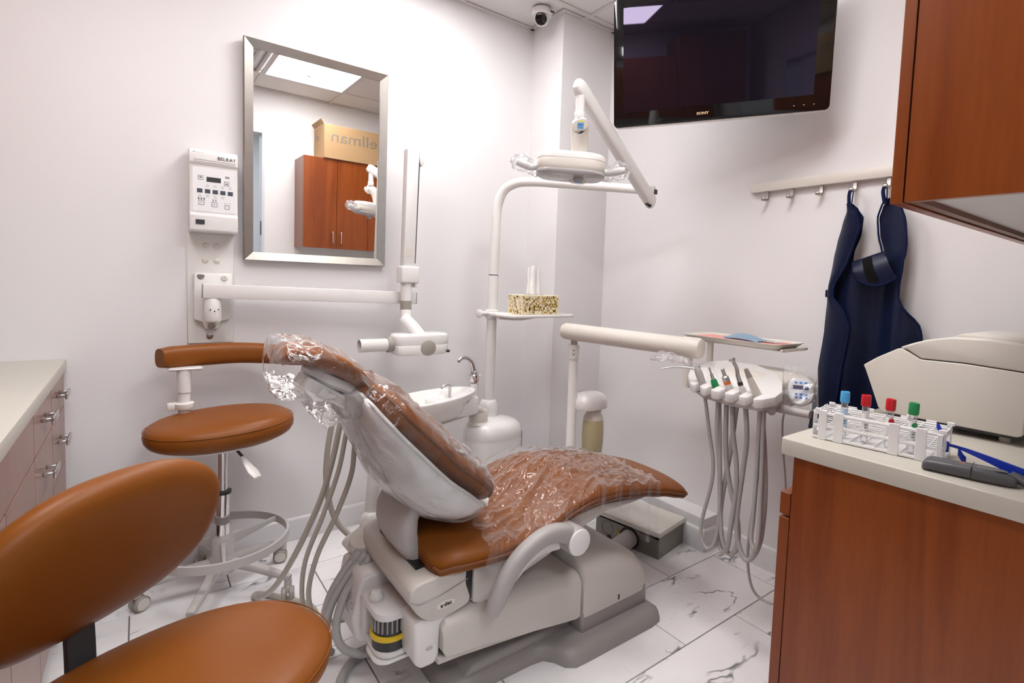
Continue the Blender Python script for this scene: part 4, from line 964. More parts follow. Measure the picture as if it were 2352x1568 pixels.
bm = sheet('', head_film, 48, 80); bmesh.ops.remove_doubles(bm, verts=bm.verts, dist=.0002)
tag(obj('plastic_headrest_cover', bm, M_film_seat, None, 180), 'baggy clear plastic bag over the headrest of the dental chair', 'plastic cover')

# ================================================================== ASSISTANT'S ARM WITH HANGING HOSES (behind the backrest)
t = thing('assistant_arm', (.68, 1.97, 0), 'white jointed tube arm with grey suction hoses behind the chair back', 'dental arm')
bm = B(); cyl(bm, (.672, 1.93, .36), (.712, 1.98, .66), .024, 22); obj('riser', bm, M_white2, t)
bm = B(); lathe(bm, [(.022, -.05), (.034, -.045), (.037, -.02), (.037, .03), (.028, .045), (.022, .05)], seg=24, M=axisM((.665, 1.915, .335), (.05, .06, .4))); obj('elbow', bm, M_white2, t)
bm = B(); tube(bm, [(.66, 1.90, .305), (.63, 1.83, .312), (.60, 1.765, .345)], [.032, .03, .035], 16, 4); obj('link', bm, M_white2, t)
bm = B(); lathe(bm, [(.03, -.045), (.05, -.03), (.054, 0), (.045, .018), (.002, .024)], seg=30, M=axisM((.585, 1.735, .378), (-.25, -.35, .9))); obj('cup', bm, M_cream, t)
bm = B(); cyl(bm, (.60, 1.75, .30), (.545, 1.775, .385), .03, 20, .006); obj('knuckle', bm, M_white, t)
def hose(parent, pts, r=.010, mat=M_hose, name='hose', sub=6, seg=10): bm = B(); tube(bm, pts, r, seg, sub); return obj(name, bm, mat, parent)
for p0, pts in (((.548, 1.700, .352), [(.50, 1.69, .31), (.462, 1.70, .232), (.450, 1.715, .14), (.460, 1.73, .06), (.47, 1.76, .017)]),
                ((.563, 1.685, .350), [(.512, 1.675, .305), (.466, 1.682, .225), (.452, 1.70, .13), (.462, 1.72, .06), (.485, 1.75, .017)]),
                ((.578, 1.670, .345), [(.53, 1.655, .31), (.490, 1.65, .25), (.468, 1.64, .17), (.482, 1.625, .11), (.53, 1.61, .076), (.575, 1.60, .074), (.62, 1.60, .09)])):
    hose(t, [p0]+pts, .0125, M_hose2)
    bm = B(); d = (Vector(pts[0])-Vector(p0)).normalized(); cyl(bm, Vector(p0)-d*.012, Vector(p0)+d*.02, .0155, 16, .002); obj('hose_collar', bm, M_hose2, t)
hose(t, [(.56, 2.0, .80), (.551, 2.0, .73), (.534, 2.0, .61), (.532, 2.0, .498), (.556, 2.0, .376), (.60, 1.98, .30), (.65, 1.93, .27)], .0105)
hose(t, [(.555, 1.86, .82), (.541, 1.86, .765), (.513, 1.86, .627), (.477, 1.87, .49), (.42, 1.95, .29), (.375, 2.06, .13), (.345, 2.17, .045), (.335, 2.25, .0115), (.36, 2.25, .0105), (.44, 2.15, .0105), (.49, 2.08, .0105), (.50, 2.01, .0105), (.487, 1.93, .0105), (.47, 1.84, .0105)], .010)
hose(t, [(.565, 1.80, .80), (.543, 1.80, .745), (.517, 1.80, .611), (.472, 1.81, .465), (.425, 1.84, .31), (.424, 1.88, .16), (.452, 1.90, .06), (.49, 1.88, .012), (.52, 1.84, .0085)], .008)
hose(t, [(.568, 1.75, .79), (.553, 1.75, .70), (.543, 1.75, .607), (.50, 1.755, .484), (.446, 1.78, .345), (.435, 1.84, .19), (.475, 1.90, .06), (.55, 1.92, .0095), (.62, 1.90, .009), (.68, 1.86, .009)], .0085)
hose(t, [(.70, 1.70, .06), (.64, 1.702, .03), (.59, 1.695, .018), (.53, 1.672, .0155), (.49, 1.63, .0155), (.468, 1.59, .0155), (.455, 1.53, .0155), (.47, 1.44, .0155)], .015, M_hose2)

# ================================================================== CUSPIDOR
t = thing('cuspidor', (1.39, 2.25, 0), 'beige cuspidor pedestal with a white porcelain spit bowl', 'cuspidor')
bm = B(); rings = []
plan = smoothpoly([(1.245, 2.19), (1.30, 2.14), (1.40, 2.125), (1.49, 2.145), (1.535, 2.21), (1.53, 2.30), (1.46, 2.36), (1.36, 2.37), (1.26, 2.31), (1.235, 2.24)], 4)
for z, s in ((.0005, .92), (.05, .95), (.30, .98), (.475, 1.0), (.487, .99), (.492, 1.0), (.520, .985), (.545, .93), (.562, .80), (.570, .55), (.573, .2)):
    rings.append([Vector((1.385+(x-1.385)*s, 2.25+(y-2.25)*s, z)) for x, y in plan])
loft(bm, rings); bd = obj('pedestal', bm, M_white2, t, 50)
bm = B(); v = box(bm, 1.515, 1.538, 2.19, 2.25, .415, .50, .004, 1); obj('side_panel', bm, M_grey, bd)
bm = B(); lathe(bm, [(.052, .555), (.056, .560), (.05, .568), (.046, .572), (.046, .612), (.04, .628), (.02, .632)], (1.30, 2.235, 0), 28); obj('arm_socket', bm, M_cream, t)
bm = B(); tube(bm, [(1.30, 2.235, .60), (1.295, 2.232, .625), (1.26, 2.225, .638), (1.18, 2.21, .628), (1.05, 2.19, .612), (.99, 2.18, .606)], [.04, .04, .036, .034, .034, .03], 16, 4, flat=(.55, 1), up=(0, 0, 1), se=3); obj('bowl_arm', bm, M_cream, t, 50)
bc_ = Vector((1.040, 2.195, .712)); bm = B(); rings = []
for s, z, sh in ((.50, -.085, .02), (.62, -.082, .02), (.74, -.068, .015), (.86, -.042, .008), (.95, -.012, .002), (.995, .010, 0), (1.0, .016, 0), (.985, .021, 0), (.95, .022, 0), (.88, .017, 0), (.80, .005, 0), (.70, -.018, 0), (.55, -.035, 0), (.3, -.043, 0), (.02, -.045, 0)):
    ring = []
    for k in range(48):
        a = 2*math.pi*k/48; c, s2 = math.cos(a), math.sin(a); nar = 1-.12*c
        x = c*.208*s+sh; y = s2*.125*s*nar
        deep = z
        if s < .9 and z < .02 and z > -.05: 
            if x > .10: deep = max(z, -.006+.014*(x-.10)/.1)
        ring.append(bc_+Vector((x, y, deep+.018*c*s)))
    rings.append(ring)
loft(bm, rings); bowl = obj('bowl', bm, plain('porcelain', (.82, .80, .78), .1, var=.01, coat=.4), t, 60)
bm = B(); prism(bm, smoothpoly([(1.06, 2.14), (1.16, 2.13), (1.245, 2.15), (1.26, 2.20), (1.245, 2.25), (1.15, 2.27), (1.02, 2.24)], 3), .632, .712, 'z', .006, 2); obj('bowl_base', bm, M_white2, t, 50)
bm = B(); tube(bm, [(1.125, 2.20, .715), (1.125, 2.20, .752), (1.120, 2.198, .768), (1.105, 2.195, .775), (1.085, 2.192, .770), (1.080, 2.19, .760)], [.0075, .0075, .0075, .007, .0055, .005], 12, 4); obj('rinse_spout', bm, M_nickel, t)
bm = B(); tube(bm, [(1.262, 2.22, .62), (1.262, 2.22, .80), (1.258, 2.22, .83), (1.244, 2.215, .868), (1.218, 2.21, .890), (1.19, 2.205, .895), (1.170, 2.20, .886), (1.166, 2.20, .876)], [.018, .018, .0125, .011, .010, .009, .008, .007], 14, 5); obj('cup_filler', bm, M_nickel, t)
bm = B(); tube(bm, [(1.262, 2.22, .62), (1.262, 2.22, .765)], .0225, 18); obj('filler_post', bm, M_white2, t)
bm = B(); lathe(bm, [(.024, 0), (.025, .004), (.025, .03), (.021, .034)], (1.262, 2.22, .775), 20); obj('filler_collar', bm, M_chrome, t)
bm = B(); tube(bm, [(1.205, 2.19, .800), (1.235, 2.205, .797), (1.262, 2.215, .800), (1.290, 2.205, .806)], [.004, .012, .014, .004], 10, 4, flat=(.5, 1)); obj('filler_wrap', bm, M_film, t)

# ================================================================== OVERHEAD LAMP ON ITS POST
t = thing('dental_lamp', (1.396, 2.30, .57), 'white overhead dental lamp on a bent post above the chair', 'lamp')
bm = B(); lathe(bm, [(.058, .548), (.060, .556), (.056, .564), (.050, .568), (.046, .58), (.049, .60), (.048, .628), (.040, .648), (.032, .656), (.026, .657)], (1.396, 2.30, 0), 32); obj('post_foot', bm, M_white2, t)
bm = B(); cyl(bm, (1.396, 2.30, .65), (1.403, 2.30, 1.287), .0255, 26); obj('lower_post', bm, M_white2, t)
bm = B(); cyl(bm, (1.403, 2.30, 1.287), (1.403, 2.30, 1.291), .0248, 26); obj('post_ring', bm, M_dark, t)
e = Vector((1.855, 1.70, 1.706)); s0 = Vector((1.412, 2.30, 1.62)); hd_ = Vector((e.x-s0.x, e.y-s0.y, 0)).normalized()
bm = B(); tube(bm, [(1.403, 2.30, 1.291), (1.408, 2.30, 1.45), (1.411, 2.30, 1.58), (1.414+hd_.x*.006, 2.30+hd_.y*.006, 1.65), (1.414+hd_.x*.035, 2.30+hd_.y*.035, 1.713), (1.414+hd_.x*.095, 2.30+hd_.y*.095, 1.746), (1.414+hd_.x*.17, 2.30+hd_.y*.17, 1.752), (1.414+hd_.x*.3, 2.30+hd_.y*.3, 1.744), tuple(e)], [.0235]*7+[.0225, .021], 20, 5); obj('bent_post', bm, M_white2, t)
bm = B(); box(bm, e.x-.03, e.x+.028, e.y-.03, e.y+.012, e.z-.055, e.z+.022, .012, 3); obj('shoulder', bm, M_white2, t, 50)
bm = B(); box(bm, e.x+.010, e.x+.029, e.y-.033, e.y-.029, e.z-.02, e.z+.002); obj('shoulder_plate', bm, M_print, t, False)
top = Vector((1.272, 1.520, 1.975)); lo_ = Vector((1.850, 1.672, 1.648)); d = (top-lo_).normalized()
bm = B(); tube(bm, [lo_-d*.012, lo_, lo_+d*.08, top-d*.1, top, top+d*.025], [.020, .029, .030, .0285, .027, .018], 16, 3, flat=(1.15, .72), up=(0, 0, 1), se=3.2); obj('balance_arm', bm, M_white2, t, 50)
bm = B(); tube(bm, [lo_+Vector((-.045, -.012, -.008)), lo_+Vector((-.02, -.014, -.02))], .010, 8); obj('arm_joint', bm, M_dark, t)
bm = B(); cyl(bm, top+Vector((.004, .0, -.01)), top+Vector((.004, 0, -.085)), .017, 20); obj('drop_tube', bm, M_white2, t)
bm = B(); cyl(bm, top+Vector((.004, 0, -.085)), top+Vector((.004, 0, -.115)), .020, 22, .002); obj('drop_collar', bm, M_white2, t)
k0 = top+Vector((.004, 0, -.14))
bm = B(); tube(bm, [k0+Vector((-.02, -.03, .0)), k0+Vector((-.012, -.018, .002)), k0+Vector((.012, .012, -.004)), k0+Vector((.03, .03, -.05)), k0+Vector((.035, .038, -.12)), k0+Vector((.03, .036, -.19))], [.026, .032, .034, .032, .031, .031], 18, 5, flat=(.72, 1.0), up=(.5, .7, 0), se=2.6); yk = obj('yoke', bm, M_cream, t, 60)
fM = basis(k0+Vector((-.0208, -.0312, .0)), Vector((.62, -.78, 0)).cross(Vector((0, 0, 1))).normalized()*0+Vector((.82, -.57, 0)).normalized(), (0, 0, 1), Vector((-.57, -.82, 0)).normalized())
for k, m in enumerate((M_lime, M_skyb, M_skyb, M_skyb)):
    bm = B(); box(bm, -.011, .011, .009-k*.008, .013-k*.008, 0, .0012); xform(bm.verts, fM); obj('sticker', bm, m, yk, False)
# lamp head: long lens box facing the patient
hc = Vector((1.262, 1.545, 1.688)); hx = Vector((.80, -.60, -.035)).normalized(); hz = Vector((.05, .02, 1)).normalized(); hy_ = hz.cross(hx).normalized(); hz = hx.cross(hy_)
LH = basis(hc, hx, hy_, hz)
def lamp_part(name, prof, mat, a=.126, b=.072, n=3.4):
    bm = B(); rings = []
    for s, z in prof:
        ring = []
        for k in range(48):
            q = 2*math.pi*k/48; c, s2 = math.cos(q), math.sin(q); s_ = max(s, .01)
            ring.append(LH @ Vector((math.copysign(abs(c)**(2/n), c)*a*s_, math.copysign(abs(s2)**(2/n), s2)*b*s_, z)))
        rings.append(ring)
    loft(bm, rings); return obj(name, bm, mat, t, 40)
lamp_part('lamp_lid', [(1.0, .022), (1.0, .032), (.97, .042), (.9, .047), (.02, .048)], M_white2)
lamp_part('lamp_body', [(.94, -.018), (.985, -.012), (1.0, -.004), (1.0, .018), (.985, .022), (.2, .022)], M_cream)
lamp_part('lamp_lens', [(1.0, -.018), (1.01, -.021), (1.0, -.028), (.9, -.036), (.02, -.038)], plain('lens_grey', (.45, .44, .44), .12))
bm = B(); lathe(bm, [(.012, -.052), (.014, -.049), (.013, -.037)], seg=26, M=LH @ Matrix.Translation((.03, -.02, 0)), sx=1.4); sn_ = obj('sensor', bm, M_greyl, t)
bm = B(); lathe(bm, [(.0105, -.0535), (.0115, -.0518)], seg=24, M=LH @ Matrix.Translation((.03, -.02, 0)), sx=1.4); obj('sensor_window', bm, M_skyb, sn_)
for s in (-1, 1):
    bm = B(); tube(bm, [LH @ Vector((s*.118, 0, -.004)), LH @ Vector((s*.15, -.01, -.008)), LH @ Vector((s*.178, -.015, .0)), LH @ Vector((s*.20, -.018, .004))], [.012, .013, .015, .012], 14, 3); hn = obj('handle', bm, M_white2, t)
    bm = B(); tube(bm, [LH @ Vector((s*.112, 0, -.006)), LH @ Vector((s*.13, -.008, -.012)), LH @ Vector((s*.15, -.01, -.008)), LH @ Vector((s*.178, -.015, .002)), LH @ Vector((s*.205, -.02, .008)), LH @ Vector((s*.218, -.022, .012))], [.018, .028, .024, .031, .028, .008], 20, 6)
    for v in bm.verts: v.co += Vector((mnoise.noise(v.co*60), mnoise.noise(v.co*60+Vector((5, 0, 0))), mnoise.noise(v.co*60+Vector((0, 9, 0)))))*.010
    tag(obj('plastic_handle_cover', bm, M_film, None, 180), 'crumpled clear plastic over the %s handle of the overhead lamp' % ('left' if s < 0 else 'right'), 'plastic cover')
# shelf clamped to the post
bm = B(); prism(bm, rpoly(1.365, 1.79, 2.075, 2.26, .05, 6), 1.086, 1.100, 'z', .004, 2); box(bm, 1.37, 1.46, 2.20, 2.33, 1.084, 1.104, .006, 2)
v = bm.verts; rotz(list(v), (1.40, 2.28, 0), 4); sh = obj('shelf', bm, M_white2, t, 50)
bm = B(); tube(bm, [(1.38, 2.21, 1.080), (1.5, 2.19, 1.075), (1.62, 2.175, 1.088)], [.02, .022, .006], 10, 3, flat=(.4, 1.2), up=(0, 0, 1)); obj('shelf_rib', bm, M_white2, sh)
bm = B(); cyl(bm, (1.37, 2.29, 1.096), (1.315, 2.27, 1.098), .012, 14); lathe(bm, [(.006, 0), (.022, .003), (.024, .010), (.012, .016)], seg=6, M=axisM((1.318, 2.272, 1.098), (-1, -.3, 0))); obj('clamp_knob', bm, M_white2, sh, 30)
bm = B(); lathe(bm, [(.026, 1.07), (.034, 1.075), (.034, 1.112), (.026, 1.116)], (1.399, 2.30, 0), 24); obj('clamp', bm, M_white2, sh)

# ================================================================== TISSUE BOX
bx0, bx1, by0, by1, bz0, bz1 = 1.455, 1.685, 2.115, 2.235, 1.1005, 1.197
t = thing('tissue_box', ((bx0+bx1)/2, (by0+by1)/2, bz0), 'white tissue box with a mustard leaf print on the lamp post shelf', 'tissue box')
bm = B(); box(bm, bx0, bx1, by0, by1, bz0, bz1, .0015, 1); obj('carton', bm, M_boxp, t, False)
random.seed(3)
def leaf_print(n, fn, name, mat, leaf=True):
    bm = B()
    for _ in range(n):
        cx_, cz_, an = random.uniform(.03, .97), random.uniform(.06, .94), random.uniform(0, 2*math.pi); L_ = random.uniform(.007, .010); W_ = .0026
        pts = [(-L_, 0), (-L_*.3, W_), (L_*.4, W_*.9), (L_, 0), (L_*.4, -W_*.9), (-L_*.3, -W_)] if leaf else [(-L_*1.8, 0), (0, .0022), (L_*1.8, .0006), (L_*1.8, 0), (0, .0014), (-L_*1.8, -.0006)]
        bm.faces.new([bm.verts.new(fn(cx_, cz_, a*math.cos(an)-b*math.sin(an), a*math.sin(an)+b*math.cos(an))) for a, b in pts])
    obj(name, bm, mat, t, False)
def fF(u, v, a, b): return Vector((min(max(bx0+(bx1-bx0)*u+a, bx0), bx1), by0-.0004, min(max(bz0+(bz1-bz0)*v+b, bz0), bz1)))
def fL(u, v, a, b): return Vector((bx0-.0004, min(max(by0+(by1-by0)*u+a, by0), by1), min(max(bz0+(bz1-bz0)*v+b, bz0), bz1)))
leaf_print(150, fF, 'leaf_print', M_leaf); leaf_print(80, fF, 'vine_print', M_leaf2, False); leaf_print(50, fL, 'leaf_print', M_leaf); leaf_print(25, fL, 'vine_print', M_leaf2, False)
bm = B(); lathe(bm, [(.0, bz1+.0004), (.05, bz1+.0004)], ((bx0+bx1)/2, (by0+by1)/2, 0), 24, sx=1.2, sy=.45); obj('opening', bm, M_dark, t, False)
def tis(u, v):
    c0 = Vector(((bx0+bx1)/2-.005, (by0+by1)/2, bz1-.005)); a = u*2*math.pi
    wid = .040*(1-.12*v**2)+.010*mnoise.noise(Vector((u*4, v*3, 0))); hgt = .132*v*(1-.16*math.sin(a*1.0+.6))
    fold = .35+.65*abs(math.sin(a*2.5))
    return c0+Vector((math.cos(a)*wid*(.7+.3*fold), math.sin(a)*wid*.45*fold, hgt+.012*mnoise.noise(Vector((u*6, v*2, 5)))*v))
bm = sheet('', tis, 60, 16); bmesh.ops.remove_doubles(bm, verts=bm.verts, dist=.0002)
rim = [bm.verts.new(tis(i/60, 1.0)*.5+Vector(((bx0+bx1)/2-.012, (by0+by1)/2, bz1+.138))*.5) for i in range(60)]
for i in range(60): bm.faces.new((rim[i], rim[(i+1) % 60], bm.verts.new(tis((i+1)/60, 1.0)), bm.verts.new(tis(i/60, 1.0))))
bmesh.ops.contextual_create(bm, geom=rim); bmesh.ops.remove_doubles(bm, verts=bm.verts, dist=.0003)
obj('tissue', bm, M_tissue, t, 60)

# ================================================================== DELIVERY UNIT
t = thing('delivery_unit', (1.64, 1.93, 0), 'white dental delivery arm with instrument holder beside the tray', 'dental unit')
bm = B(); lathe(bm, [(.07, .0005), (.07, .012), (.03, .02), (.0228, .03), (.0228, .962)], (1.64, 1.93, 0), 24); po = obj('post', bm, M_white2, t)
bm = B(); lathe(bm, [(.0265, .90), (.0265, .966), (.022, .970)], (1.64, 1.93, 0), 24); obj('post_sleeve', bm, M_white2, t)
bm = B(); cyl(bm, (1.64, 1.93, .965), (1.64, 1.93, 1.01), .017, 18); obj('post_pin', bm, M_greyl, t)
for z in (.945, .925):
    bm = B(); lathe(bm, [(.003, 0), (.003, .002)], seg=8, M=axisM((1.64-.0175, 1.93-.0195, z), (-.66, -.75, 0))); obj('screw', bm, M_black, po)
a, b = Vector((1.600, 1.970, 1.034)), Vector((1.738, 1.262, 1.024)); d = (b-a).normalized(); L = (b-a).length
bm = B(); lathe(bm, [(.004, 0), (.024, .002), (.034, .008), (.0385, .02), (.0395, .08), (.0395, L-.09), (.042, L-.085), (.042, L-.02), (.038, L-.008), (.026, L-.002), (.004, L)], seg=34, M=axisM(a, d)); am = obj('arm', bm, M_cream, t)
bm = B(); cyl(bm, b-d*.06+Vector((0, 0, -.03)), b-d*.06+Vector((-.005, 0, -.16)), .0165, 18); obj('drop_post', bm, M_cream, t)
# instrument holder: slotted plate
TH = Matrix.Translation((1.53, 0, .90)) @ Matrix.Rotation(R(-11), 4, 'Y') @ Matrix.Translation((-1.53, 0, -.90))
def tiltH(bm): xform(bm.verts, TH)
ys = [1.140, 1.085, 1.030, .977, .925]; fxx = 1.527
front_e = [(1.70, 1.285), (1.62, 1.235), (1.565, 1.185)]
for k, y in enumerate(ys):
    fx0 = fxx+(.012 if k == 0 else 0)
    front_e += [(fx0+.004, y+.018), (fx0+.012, y+.009), (1.575, y+.009), (1.592, y+.011), (1.600, y), (1.592, y-.011), (1.575, y-.009), (fx0+.012, y-.009), (fx0+.004, y-.018)]
back_e = [(1.545, .885), (1.585, .865), (1.64, .872), (1.72, .915), (1.80, .98), (1.86, 1.10), (1.86, 1.22), (1.80, 1.285)]
bm = B(); prism(bm, front_e+back_e, .886, .918, 'z', .005, 2); tiltH(bm); hl_ = obj('instrument_holder', bm, M_white2, t, 40)
bm = B(); prism(bm, [(x+.012*(1 if x < 1.7 else -1), y) for x, y in [(1.70, 1.28), (1.60, 1.215), (1.55, 1.13), (1.535, 1.0), (1.55, .90), (1.60, .875), (1.70, .905), (1.80, .99), (1.86, 1.10), (1.85, 1.22), (1.79, 1.28)]], .866, .8865, 'z', .006, 2); tiltH(bm); obj('holder_tray', bm, M_greyl, t, 40)
bm = B(); rings = []
for s, z in ((.96, .868), (1.0, .90), (1.0, .925), (.95, .945), (.82, .958), (.55, .966), (.1, .968)):
    rings.append([Vector((1.85+math.cos(2*math.pi*k/40)*.17*s, 1.08+math.sin(2*math.pi*k/40)*.20*s, z)) for k in range(40)])
loft(bm, rings); obj('head_cover', bm, M_cream, t, 60)
bm = B(); tube(bm, [(1.60, .885, .875), (1.655, .935, .872), (1.668, .925, .872), (1.675, .87, .872), (1.682, .80, .872)], .0135, 14, 3); obj('grab_handle', bm, M_greyl, t)
bm = B(); cyl(bm, (1.86, 1.315, .90), (1.86, 1.315, 1.046), .0135, 16); box(bm, 1.84, 1.88, 1.295, 1.335, .93, .95, .004, 1); obj('tray_stem', bm, M_cream, t, 40)
# touch pad on a stalk
pc = Vector((1.735, .862, .935)); fz = Vector((-.72, -.48, .50)).normalized(); px = Vector((.55, -.83, 0)).normalized(); px = (px-fz*px.dot(fz)).normalized(); py = fz.cross(px)
PM = basis(pc, px, py, fz)
def pado(name, bm, mat, parent, smooth=40): xform(bm.verts, PM); return obj(name, bm, mat, parent, smooth)
bm = B(); prism(bm, smoothpoly([(-.034, -.03), (0, -.052), (.034, -.03), (.038, .015), (.024, .044), (-.024, .044), (-.038, .015)], 4), -.022, 0, 'z', .005, 2); tp = pado('touch_pad', bm, M_white2, t)
bm = B(); prism(bm, smoothpoly([(-.028, -.026), (0, -.042), (.028, -.026), (.031, .012), (.02, .037), (-.02, .037), (-.031, .012)], 4), 0, .0012, 'z'); pado('pad_face', bm, plain('pad_face_white', (.82, .84, .88), .3), tp, False)
bm = B(); box(bm, -.024, .024, .002, .016, .0012, .002); pado('pad_display', bm, plain('pad_navy', (.02, .03, .12), .3), tp, False)
for i in range(3):
    for j in range(3):
        bm = B(); x = -.019+i*.015; z = -.03+j*.011 if j < 2 else .022; box(bm, x, x+.009, z, z+.007, .0012, .002); pado('pad_key', bm, M_blueb, tp, False)
bm = B(); cyl(bm, pc-fz*.02, (1.76, .93, .895), .012, 14); obj('pad_stalk', bm, M_cream, t)
bm = B(); n = 10
def padbag(u, v):
    x = (u-.5)*.105; y = -.062+v*.145; z = .006+.004*mnoise.noise(Vector((x*60, y*60, 2)))+.010*max(0, v-.75); return PM @ Vector((x, y, z))
def padbag2(u, v):
    x = (u-.5)*.105; y = -.062+v*.145; z = -.030+.004*mnoise.noise(Vector((x*60, y*60, 8)))+.03*max(0, v-.72); return PM @ Vector((x, y, z))
bm = sheet('', padbag, 16, 20); t2 = sheet('', padbag2, 16, 20); merge(bm, t2)
for f_ in (0, 1):
    pass
vs = [padbag(1, j/20) for j in range(21)]; ws = [padbag2(1, j/20) for j in range(21)]; loft(bm, [vs, ws], cap=False, closed=False)
vs = [padbag(0, j/20) for j in range(21)]; ws = [padbag2(0, j/20) for j in range(21)]; loft(bm, [vs, ws], cap=False, closed=False)
bmesh.ops.remove_doubles(bm, verts=bm.verts, dist=.0004)
tag(obj('plastic_pad_cover', bm, M_film2, None, 180), 'clear plastic sleeve over the key pad of the delivery unit', 'plastic cover')
hose(t, [(1.735, .875, .895), (1.735, .915, .84), (1.74, .915, .74), (1.745, .90, .62), (1.75, .89, .5), (1.77, .88, .35)], .0032, M_hose2, 'cable')
hose(t, [(1.61, .925, .848), (1.64, .933, .777), (1.645, .948, .592), (1.65, .966, .416), (1.655, .966, .30), (1.662, .942, .22), (1.67, .885, .205), (1.675, .82, .24), (1.68, .76, .30)], .0048, M_hose2, 'cable')
# bottle housing on the post
bm = B(); rings = []
for s, z in ((1, .655), (1.02, .66), (1.02, .695), (.98, .702), (.86, .72), (.62, .732), (.1, .736)):
    rings.append([Vector((1.735+x*s*.95, 1.905+y*s, z)) for x, y in smoothpoly([(-.088, .05), (-.092, .0), (-.075, -.045), (0, -.062), (.075, -.045), (.088, 0), (.06, .05), (0, .062)], 4)])
loft(bm, rings); obj('bottle_housing', bm, M_white2, t, 50)
bm = B(); cyl(bm, (1.757, 1.90, .62), (1.757, 1.90, .656), .022, 18); obj('bottle_neck_fitting', bm, M_dark, t)
t = thing('water_bottle', (1.757, 1.90, .40), 'translucent yellowish water bottle hanging from the delivery post', 'bottle')
bm = B(); lathe(bm, [(.040, .405), (.047, .415), (.052, .47), (.054, .52), (.0525, .57), (.049, .598)], (1.757, 1.90, 0), 32); obj('bottle_body', bm, M_bottle, t)
bm = B(); lathe(bm, [(.036, .398), (.044, .400), (.047, .428), (.0475, .432)], (1.757, 1.90, 0), 32); obj('bottle_base', bm, M_greyl, t)
bm = B(); lathe(bm, [(.050, .597), (.050, .606), (.043, .620), (.037, .627), (.036, .634), (.040, .640), (.040, .647), (.034, .650)], (1.757, 1.90, 0), 32); obj('bottle_collar', bm, M_cream, t)

# handpieces standing in the slots, each with its hose
def hp_thing(k, label, col_parts, hosepts, hr=.0085, tilt=(-.022, .020)):
    y = ys[k]; base = Vector((1.587, y, .908)); d = Vector((tilt[0]*1.0, tilt[1]*1.0, .075)).normalized()
    t = thing('handpiece', tuple(base), label, 'handpiece', 'instruments in the delivery unit holder')
    M = axisM(base, d); s = 0
    for nm, prof, mat in col_parts:
        bm = B(); lathe(bm, [(r_*1.15, h_*1.3) for r_, h_ in prof], seg=18, M=M); obj(nm, bm, mat, t)
    hose(t, [tuple(base+Vector((.004, 0, -.0))), (1.597, y, .872)]+hosepts, hr, M_hose2)
    return t, M, base, d
t, M, base, d = hp_thing(0, 'air and water syringe with a thin sideways nozzle, leftmost in the holder', [('body', [(.009, -.01), (.011, .01), (.012, .04), (.010, .058), (.006, .062)], M_greyl)],
    [(1.605, 1.118, .74), (1.61, 1.100, .645), (1.615, 1.105, .56), (1.62, 1.138, .42), (1.62, 1.14, .352), (1.62, 1.112, .314), (1.62, 1.078, .361), (1.62, 1.070, .509), (1.612, 1.080, .743), (1.605, 1.085, .872)], .0068)
p = M @ Vector((0, 0, .070)); bm = B(); tube(bm, [p, p+Vector((-.03, .035, .004)), p+Vector((-.06, .075, .0)), p+Vector((-.075, .10, -.008))], [.006, .0045, .003, .0022], 10, 3); obj('nozzle', bm, M_nickel, t)
bm = B(); cyl(bm, p+Vector((-.004, -.008, .008)), p+Vector((.008, .008, .012)), .007, 12, .002); obj('button', bm, M_nickel, t)
bm = B(); tube(bm, [p+Vector((.0, .0, .01)), p+Vector((-.02, .03, .022)), p+Vector((-.045, .07, .035)), p+Vector((-.075, .115, .038)), p+Vector((-.09, .14, .025))], [.008, .02, .026, .026, .008], 18, 6, flat=(.55, 1))
for v in bm.verts: v.co += Vector((mnoise.noise(v.co*50), mnoise.noise(v.co*50+Vector((5, 0, 0))), mnoise.noise(v.co*50+Vector((0, 9, 0)))))*.012
tag(obj('plastic_nozzle_cover', bm, M_film, None, 180), 'crumpled clear plastic over the syringe nozzle at the left of the holder', 'plastic cover')
hp_thing(1, 'short handpiece coupling with a green band', [('body', [(.007, -.012), (.0085, 0), (.0085, .008)], M_greyl), ('green_band', [(.0095, .006), (.0105, .012), (.0100, .028), (.008, .032)], M_green), ('tip', [(.0055, .032), (.005, .046), (.003, .05), (.003, .066)], M_nickel)],
    [(1.605, 1.087, .76), (1.62, 1.078, .62), (1.625, 1.070, .48), (1.625, 1.055, .375), (1.63, 1.028, .328), (1.63, .999, .36), (1.63, 1.000, .452), (1.628, 1.04, .578), (1.62, 1.058, .70), (1.61, 1.060, .872)])
hp_thing(2, 'steel handpiece coupling with an orange band', [('body', [(.009, -.012), (.0105, 0), (.0115, .014), (.0105, .026)], M_white), ('orange_band', [(.0108, .026), (.0108, .034)], M_orange), ('collar', [(.0105, .034), (.0108, .046), (.008, .049)], M_nickel), ('tip', [(.0055, .049), (.0055, .068), (.004, .069)], M_nickel)],
    [(1.605, 1.022, .76), (1.61, 1.006, .66), (1.61, 1.003, .56), (1.612, 1.014, .45), (1.62, 1.030, .35), (1.63, 1.055, .325), (1.64, 1.078, .37), (1.64, 1.075, .50), (1.63, 1.045, .70), (1.61, 1.018, .872)])
t, M, base, d = hp_thing(3, 'slim curved steel handpiece with a small head', [('body', [(.008, -.012), (.0095, 0), (.0095, .018), (.0075, .030)], M_white), ('band', [(.0074, .030), (.0078, .034), (.0074, .040)], M_dark)],
    [(1.605, .970, .76), (1.615, .982, .66), (1.62, .998, .487), (1.62, .990, .397), (1.62, .952, .340), (1.62, .910, .415), (1.62, .900, .569), (1.62, .912, .727), (1.61, .926, .872)])
